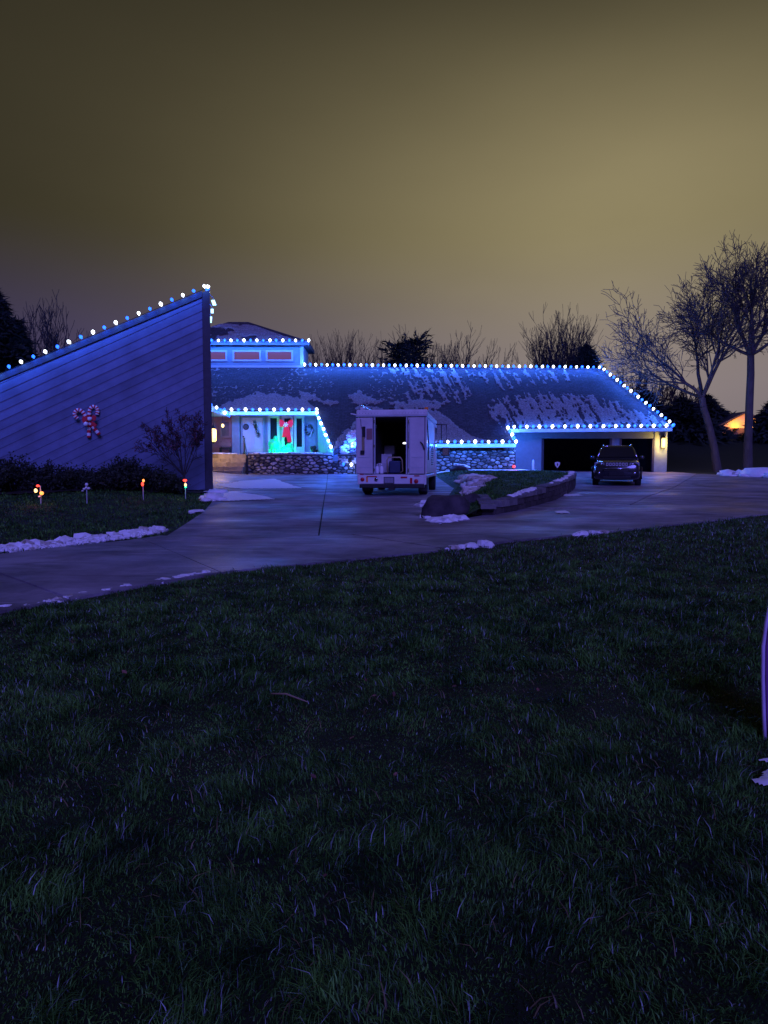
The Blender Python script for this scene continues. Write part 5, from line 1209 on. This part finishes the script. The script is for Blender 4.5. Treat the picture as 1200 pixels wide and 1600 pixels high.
def shrub(label, u, vtop, Y, rx, seed, leaf=.04, n=3600):
    t = P(u, vtop, Y); z0 = float(gz(t.x, Y)); H = t.z - z0; rg = np.random.default_rng(seed); root = empty('shrub', (t.x, Y, z0), label, 'shrub', 'dark shrubs along the slanted wall')
    tw = Twigs(); tips = []
    for i in range(80):
        a = rg.random() * 6.283; q = rg.random() ** .5; e = Vector((t.x + rx * q * math.cos(a), Y + .5 * q * math.sin(a), z0 + H * (1 - .45 * q * q) * rg.uniform(.45, 1.1))); b_ = Vector((t.x + rx * .3 * q * math.cos(a), Y + .1 * math.sin(a), z0)); m_ = b_.lerp(e, .5) + Vector(rg.normal(0, .05, 3))
        tw.add(b_, m_, .012, .008); tw.add(m_, e, .008, .004); tips += [(m_, e)]
    link_mesh('stems', tw.mesh('stems', 'darkbark', 4), root)
    V = np.zeros((n * 4, 3)); ids = rg.integers(0, len(tips), n); s = rg.random(n) ** .7
    M0 = np.array([t_[0] for t_ in tips]); E0_ = np.array([t_[1] for t_ in tips]); c = M0[ids] * (1 - s[:, None]) + E0_[ids] * s[:, None] + rg.normal(0, .07, (n, 3))
    c[:, 2] = np.maximum(c[:, 2], z0 + .03)
    d = rg.normal(0, 1, (n, 3)); d /= np.linalg.norm(d, axis=1, keepdims=True); w = np.cross(d, rg.normal(0, 1, (n, 3))); w /= np.linalg.norm(w, axis=1, keepdims=True)
    l_ = leaf * rg.uniform(.6, 1.5, (n, 1)); V = np.stack([c - d * l_, c + w * l_ * .5, c + d * l_, c - w * l_ * .5], 1).reshape(-1, 3); F = np.arange(n * 4).reshape(n, 4)
    link_mesh('foliage', np_mesh('foliage', V, F, 'shrub'), root)
for i, (u, vt, Y, rx, lab) in enumerate([(-25, 715, 19.5, .9, 'dark shrub cut by the picture edge'), (22, 714, 20, .8, 'tall loose dark shrub nearest the picture edge along the wall'), (72, 725, 20.3, .9, 'dark shrub behind the three-piece stake light'), (122, 730, 20.6, .8, 'lower dark shrub behind the unlit flower stake'), (163, 728, 20.8, .8, 'dark shrub between the two middle stakes'), (197, 716, 21.2, .75, 'tallest pointed dark shrub below the candy canes'), (235, 729, 21.6, .75, 'dark shrub behind the tall red stake light'), (262, 743, 21.9, .6, 'lowest dark shrub next to the little tree')]):
    shrub(lab, u, vt, Y, rx, 70 + i)
# mulch strip below the shrubs
mz = lambda x, y: gz(x, y) + .015
snow_sheet('dark mulch bed under the shrubs along the slanted wall', [(-17, 17.2), (-11.5, 18.3), (-8.6, 20.0), (-6.2, 22.3), (-5.7, 24.2), (-8, 23.8), (-17, 20.9)], mz, .03, step=.12, mt='mulch', name='mulch', wob=.4)
bpy.data.objects['mulch']['category'] = 'mulch'
# little ornamental tree
ob = P(287, 768, 22.6); ob.z = float(gz(ob.x, ob.y))
ot = bare_tree('small vase-shaped ornamental tree with withered reddish leaves by the wall', ob, 2.4, 33, [ob - Vector((0, 0, .05)), ob + Vector((-.01, 0, .3)), ob + Vector((.02, 0, .55))], mt='darkbark', levels=5, kids=(3, 4, 4, 4, 3), ang=(.3, .35, .5, .6, .7), ratio=(.62, .55, .5, .5, .5), r0=.045, limbs=[((-.55, 0, .9), 1.15, .5), ((.5, .1, .9), 1.1, .5), ((-.2, -.2, 1), 1.15, .5), ((.2, .2, 1), 1.15, .5), ((0, .1, 1), 1.1, .5), ((-.8, .1, .75), .9, .4), ((.75, -.1, .8), .9, .4)], up=.07, first_len=1.0, twig=.005, group='small trees by the wall', name='ornamental_tree')
rg = np.random.default_rng(5); n = 3000
cr = [o for o in ot.children if o.name.startswith('crown')][0]; cv = np.array([v.co for v in cr.data.vertices]); cv = cv[cv[:, 2] > ob.z + 1.35]
c = cv[rg.integers(0, len(cv), n)] + rg.normal(0, .03, (n, 3)); d = rg.normal(0, 1, (n, 3)); d /= np.linalg.norm(d, axis=1, keepdims=True); w = np.cross(d, rg.normal(0, 1, (n, 3))); w /= np.linalg.norm(w, axis=1, keepdims=True); l_ = .026 * rg.uniform(.6, 1.5, (n, 1))
link_mesh('leaves', np_mesh('leaves', np.stack([c - d * l_, c + w * l_ * .6, c + d * l_, c - w * l_ * .6], 1).reshape(-1, 3), np.arange(n * 4).reshape(n, 4), 'redleaf'), ot)
# snow-covered shrub against the low roof edge beside the van
def snow_bush(label, c, seed):
    root = empty('snow_covered_shrub', c, label, 'shrub'); mb = MB(); rg = random.Random(seed); tw = Twigs()
    for k in range(90):
        a = rg.uniform(-1, 1); h = rg.uniform(0, 1); x = a * 1.05 * (1 - .45 * h) + .35 * h; p = Vector(c) + Vector((x, rg.uniform(-.3, .3), .1 + 2.1 * h * (1 - .25 * abs(a))))
        mb.lump(p, rg.uniform(.12, .26), k + seed, .6, 2.2, 8, (1.2, .9, .8))
    mb.build('snow_load', 'snow', root, True)
    for k in range(120):
        a = rg.uniform(-1, 1); e = Vector(c) + Vector((a * 1.2, rg.uniform(-.5, -.1), rg.uniform(.2, 2.3))); b_ = e + Vector((rg.uniform(-.15, .15), .25, -.25)); tw.add(b_, e, .014, .006)
    link_mesh('twigs', tw.mesh('twigs', 'darkbark', 4), root)['kind'] = 'stuff'
bc = P(545, 735, 40.9); snow_bush('big snow-covered shrub between the porch and the van', (bc.x + .1, 40.85, float(gz(bc.x, 40.9)) + .35), 4)

# ================================================================== FAR HOUSE
YF = 86.0; fa = lambda u, v: P(u, v, YF)
zfh = float(gz(fa(1166, 668).x, YF)); fh = empty('far_house', (fa(1166, 668).x, YF, zfh), 'distant dark house with floodlit orange gable behind the straight trunk', 'house')
xl, xr = fa(1122, 668).x, fa(1212, 668).x; ze = fa(1166, 669).z; za = fa(1164, 646).z; xm = fa(1164, 650).x
MB().box((xl + .3, YF, zfh - 1), (xr - .3, YF + 9, ze)).build('wall', 'brick', fh)
MB().prism([(xl, YF, ze + .01), (xr, YF, ze + .01), (xm, YF, za)], (0, .2, 0)).build('gable', mat('gable_siding', (.55, .42, .22), .7, .15, 2), fh)
mb = MB(); mb.prism([(xl - .4, YF - .3, ze - .02), (xm, YF - .3, za + .04), (xm, YF - .3, za + .24), (xl - .4, YF - .3, ze + .18)], (0, 9.6, 0)); mb.prism([(xr + .4, YF - .3, ze - .02), (xm, YF - .3, za + .04), (xm, YF - .3, za + .24), (xr + .4, YF - .3, ze + .18)], (0, 9.6, 0)); mb.build('roof', 'shingle', fh)
for dx in (-1.2, 1.0):
    MB().box((xm + dx - .15, YF - .8, ze - .2), (xm + dx + .15, YF - .02, ze - .02)).build('gable_lamp', 'black', fh); point('gable_light', (xm + dx, YF - .8, ze + .25), (1.0, .36, .02), 190, fh)
for i, (u, v, r) in enumerate([(1073, 673, .11), (1082, 672.5, .08), (1094, 671, .17)]):
    c = P(u, v, 82); z = float(gz(c.x, 82)); o = empty('path_lamp', (c.x, 82, z), ['faint white path lamp nearest the garage on the far bank', 'smallest white path lamp on the far bank', 'brightest white path lamp on the far bank'][i], 'lamp', 'white path lamps on the far bank')
    MB().lump(c, r, 1, 0, n=8).build('glass', 'farlamp', o, True); MB().tube([(c.x, 82, min(z, c.z - .3)), (c.x, 82, c.z)], .05, 5).build('post', 'black', o)

# ================================================================== GRASS
NE = np.array([(p.x, p.y) for p in near_edge]); 
def blades(name, label, X, Y, zf, h, wd, mt, seed, lean=.5):
    rg = np.random.default_rng(seed); n = len(X); Z = zf(X, Y) - .01
    b = 9 * fbm(X * 2.6 + 40, Y * 2.6, 2) + rg.normal(0, 1.3, n); a = b + 1.57 + rg.normal(0, .7, n); dx, dy = np.cos(a), np.sin(a)
    ln = np.abs(rg.normal(lean, .40, n)); lx_, ly_ = np.cos(b) * ln, np.sin(b) * ln
    V = np.zeros((n, 5, 3)); w = wd * rg.uniform(.6, 1.4, n)
    for k, (t, ww) in enumerate(((0, 1), (0, -1), (.55, .8), (.55, -.8), (1, 0))):
        V[:, k, 0] = X + dx * w * ww * .5 + lx_ * h * t * t; V[:, k, 1] = Y + dy * w * ww * .5 + ly_ * h * t * t; V[:, k, 2] = Z + h * t * (1 - .30 * np.minimum(ln, 1.6) * t)
    i = np.arange(n)[:, None] * 5
    F = np.concatenate([i + np.array([[0, 1, 3]]), i + np.array([[0, 3, 2]]), i + np.array([[2, 3, 4]])], 0)
    o = link_mesh(name, np_mesh(name, V.reshape(-1, 3), F, mt)); return tag(o, label, 'grass', kind='stuff')
def sample_lawn(n, y0, y1, seed, power=1.0):
    rg = np.random.default_rng(seed); Y = y0 + (y1 - y0) * rg.random(n) ** power; X = (rg.random(n) * 2 - 1) * (.60 * Y + 1.0)
    ok = Y < np.interp(X, NE[:, 0], NE[:, 1]) + .03 + .05 * rg.normal(0, 1, n); return X[ok], Y[ok], rg
def clump(X, Y): return .32 + 3.2 * np.clip(fbm(X * 5.5, Y * 5.5, 3) - .36, 0, 1) * (.5 + fbm(X * .8 + 5, Y * .8, 2)) + .5 * (fbm(X * 1.1, Y * 1.1, 2) - .4)
for k, (n, y0, y1, hh, wd) in enumerate([(230000, 1.2, 4.5, .036, .0032), (240000, 4.5, 9, .043, .0052), (150000, 9, 19, .045, .009)]):
    X, Y, rg = sample_lawn(n, y0, y1, 100 + k); c = clump(X, Y)
    blades('grass', ['matted lawn grass closest to the camera', 'lawn grass in the middle of the foreground slope', 'lawn grass along the edge of the lane'][k], X, Y, gz, hh * c * rg.uniform(.5, 1.35, len(X)), wd, 'grass', 200 + k, .75)
M['glint'] = mat('glint_blades', (0.15, 0.21, 0.17), 0.4, 0.4, 6, rand=0.7, island=True, c2=(0.38, 0.43, 0.42))  # paler blades painted in as highlights of light on the lawn
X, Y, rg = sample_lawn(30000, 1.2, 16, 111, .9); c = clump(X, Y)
blades('glint_grass', 'pale blades with light glints put into their colour among the lawn grass', X, Y, gz, .05 * c * rg.uniform(.7, 1.3, len(X)), .0021 + .0004 * Y, 'glint', 211, .6)
X, Y, rg = sample_lawn(9000, 1.2, 12, 110, .7)
blades('dry_grass', 'scattered dry straw blades in the lawn', X, Y, gz, .06 * rg.uniform(.5, 1.3, len(X)), .004, 'straw', 210, 1.2)
LB_ = [(p.x, p.y) for p in far_left] + [(p.x, p.y) for p in curve_left[1:]] + [(-6.1, 24.2), (-17.5, 20.8), (-17.5, 9)]
rg = np.random.default_rng(120); n = 115000; X = rg.uniform(-15.5, -2.4, n); Y = rg.uniform(7, 24, n); ok = inside(LB_, X, Y) & (Y < 17.5 + .5 * (X + 17) + .6 * rg.random(n) + 0 * X) ; X, Y = X[ok], Y[ok]
blades('grass', 'dark lawn grass before the slanted wall', X, Y, gz, .06 * clump(X, Y) * rg.uniform(.5, 1.3, len(X)), .012, 'grass', 220, .8)
n = 90000; X = rg.uniform(1, 9.5, n); Y = 15 + 27 * rg.random(n) ** 1.3; ok = inside(ISLP, X, Y) & (edge_dist(ISLP, X, Y) > .12); X, Y = X[ok], Y[ok]
blades('grass', 'green grass on the raised island lawn', X, Y, isl_z, .055 * clump(X, Y) * rg.uniform(.5, 1.3, len(X)), .014, 'grass', 230, .8)

# fallen leaves and a twig in the lawn
lm = MB(); lm.add([(0, -.035, 0), (.018, -.012, .008), (.022, .012, .004), (0, .04, .012), (-.022, .012, .006), (-.018, -.012, .01), (0, 0, -.004)], [(0, 1, 6), (1, 2, 6), (2, 3, 6), (3, 4, 6), (4, 5, 6), (5, 0, 6)]); lme = lm.mesh('fallen_leaf', 'brown')
for i, (u, v) in enumerate([(490, 1230), (618, 1226), (615, 1098), (572, 1075), (195, 1062), (795, 1215), (710, 1085), (508, 1390), (550, 1168), (585, 1100), (840, 1090), (330, 1180), (405, 1155), (920, 1170), (265, 1300)]):
    p = G(u, v); o = bpy.data.objects.new('fallen_leaf', lme); COL.objects.link(o); o.location = p + Vector((0, 0, .05)); o.rotation_euler = (random.uniform(-.6, .6), random.uniform(-.6, .6), random.uniform(0, 6)); s = random.uniform(.4, .75) * (.5 + p.y * .1); o.scale = (s, s, s)
    tag(o, 'small brown fallen leaf lying in the lawn', 'leaf', 'fallen leaves in the lawn')
p, q = G(424, 1098), G(481, 1110)
o = MB().tube([p + Vector((0, 0, .055)), p.lerp(q, .4) + Vector((0, .02, .065)), q + Vector((0, 0, .05))], [.005, .006, .003], 6).build('twig', mat('twig_bark', (.30, .20, .12), .6, .2, 30), None, True); tag(o, 'short curved pale twig lying on the lawn', 'twig')

# curved plastic sled standing in the lawn at the picture edge
sp0 = 3.66; ed = [P(u, v, sp0) for u, v in [(1203, 948), (1197, 975), (1192.5, 1010), (1192, 1060), (1193.5, 1115), (1195.5, 1166)]]
sled = empty('plastic_sled', ed[-1], 'purple curved plastic panel with pale rim at the picture edge', 'sled')
mb = MB(); nn = len(ed); rows = []
for k, e in enumerate(ed):
    for j in range(6): t = j / 5; rows.append((e.x + .012 + .34 * t, e.y + .16 * math.sin(t * 3.14), e.z + (.04 * math.sin(t * 3.14) if k == 0 else 0)))
mb.add(rows, [(k*6+j, k*6+j+1, (k+1)*6+j+1, (k+1)*6+j) for k in range(nn-1) for j in range(5)])
o = mb.build('panel', 'purple', sled, True); sm = o.modifiers.new('thick', 'SOLIDIFY'); sm.thickness = .012
MB().tube(ed, .010, 8).build('rim', 'pale_rim', sled, True); MB().tube([Vector((e.x + .36, e.y, e.z)) for e in ed], .010, 8).build('rim', 'pale_rim', sled, True)
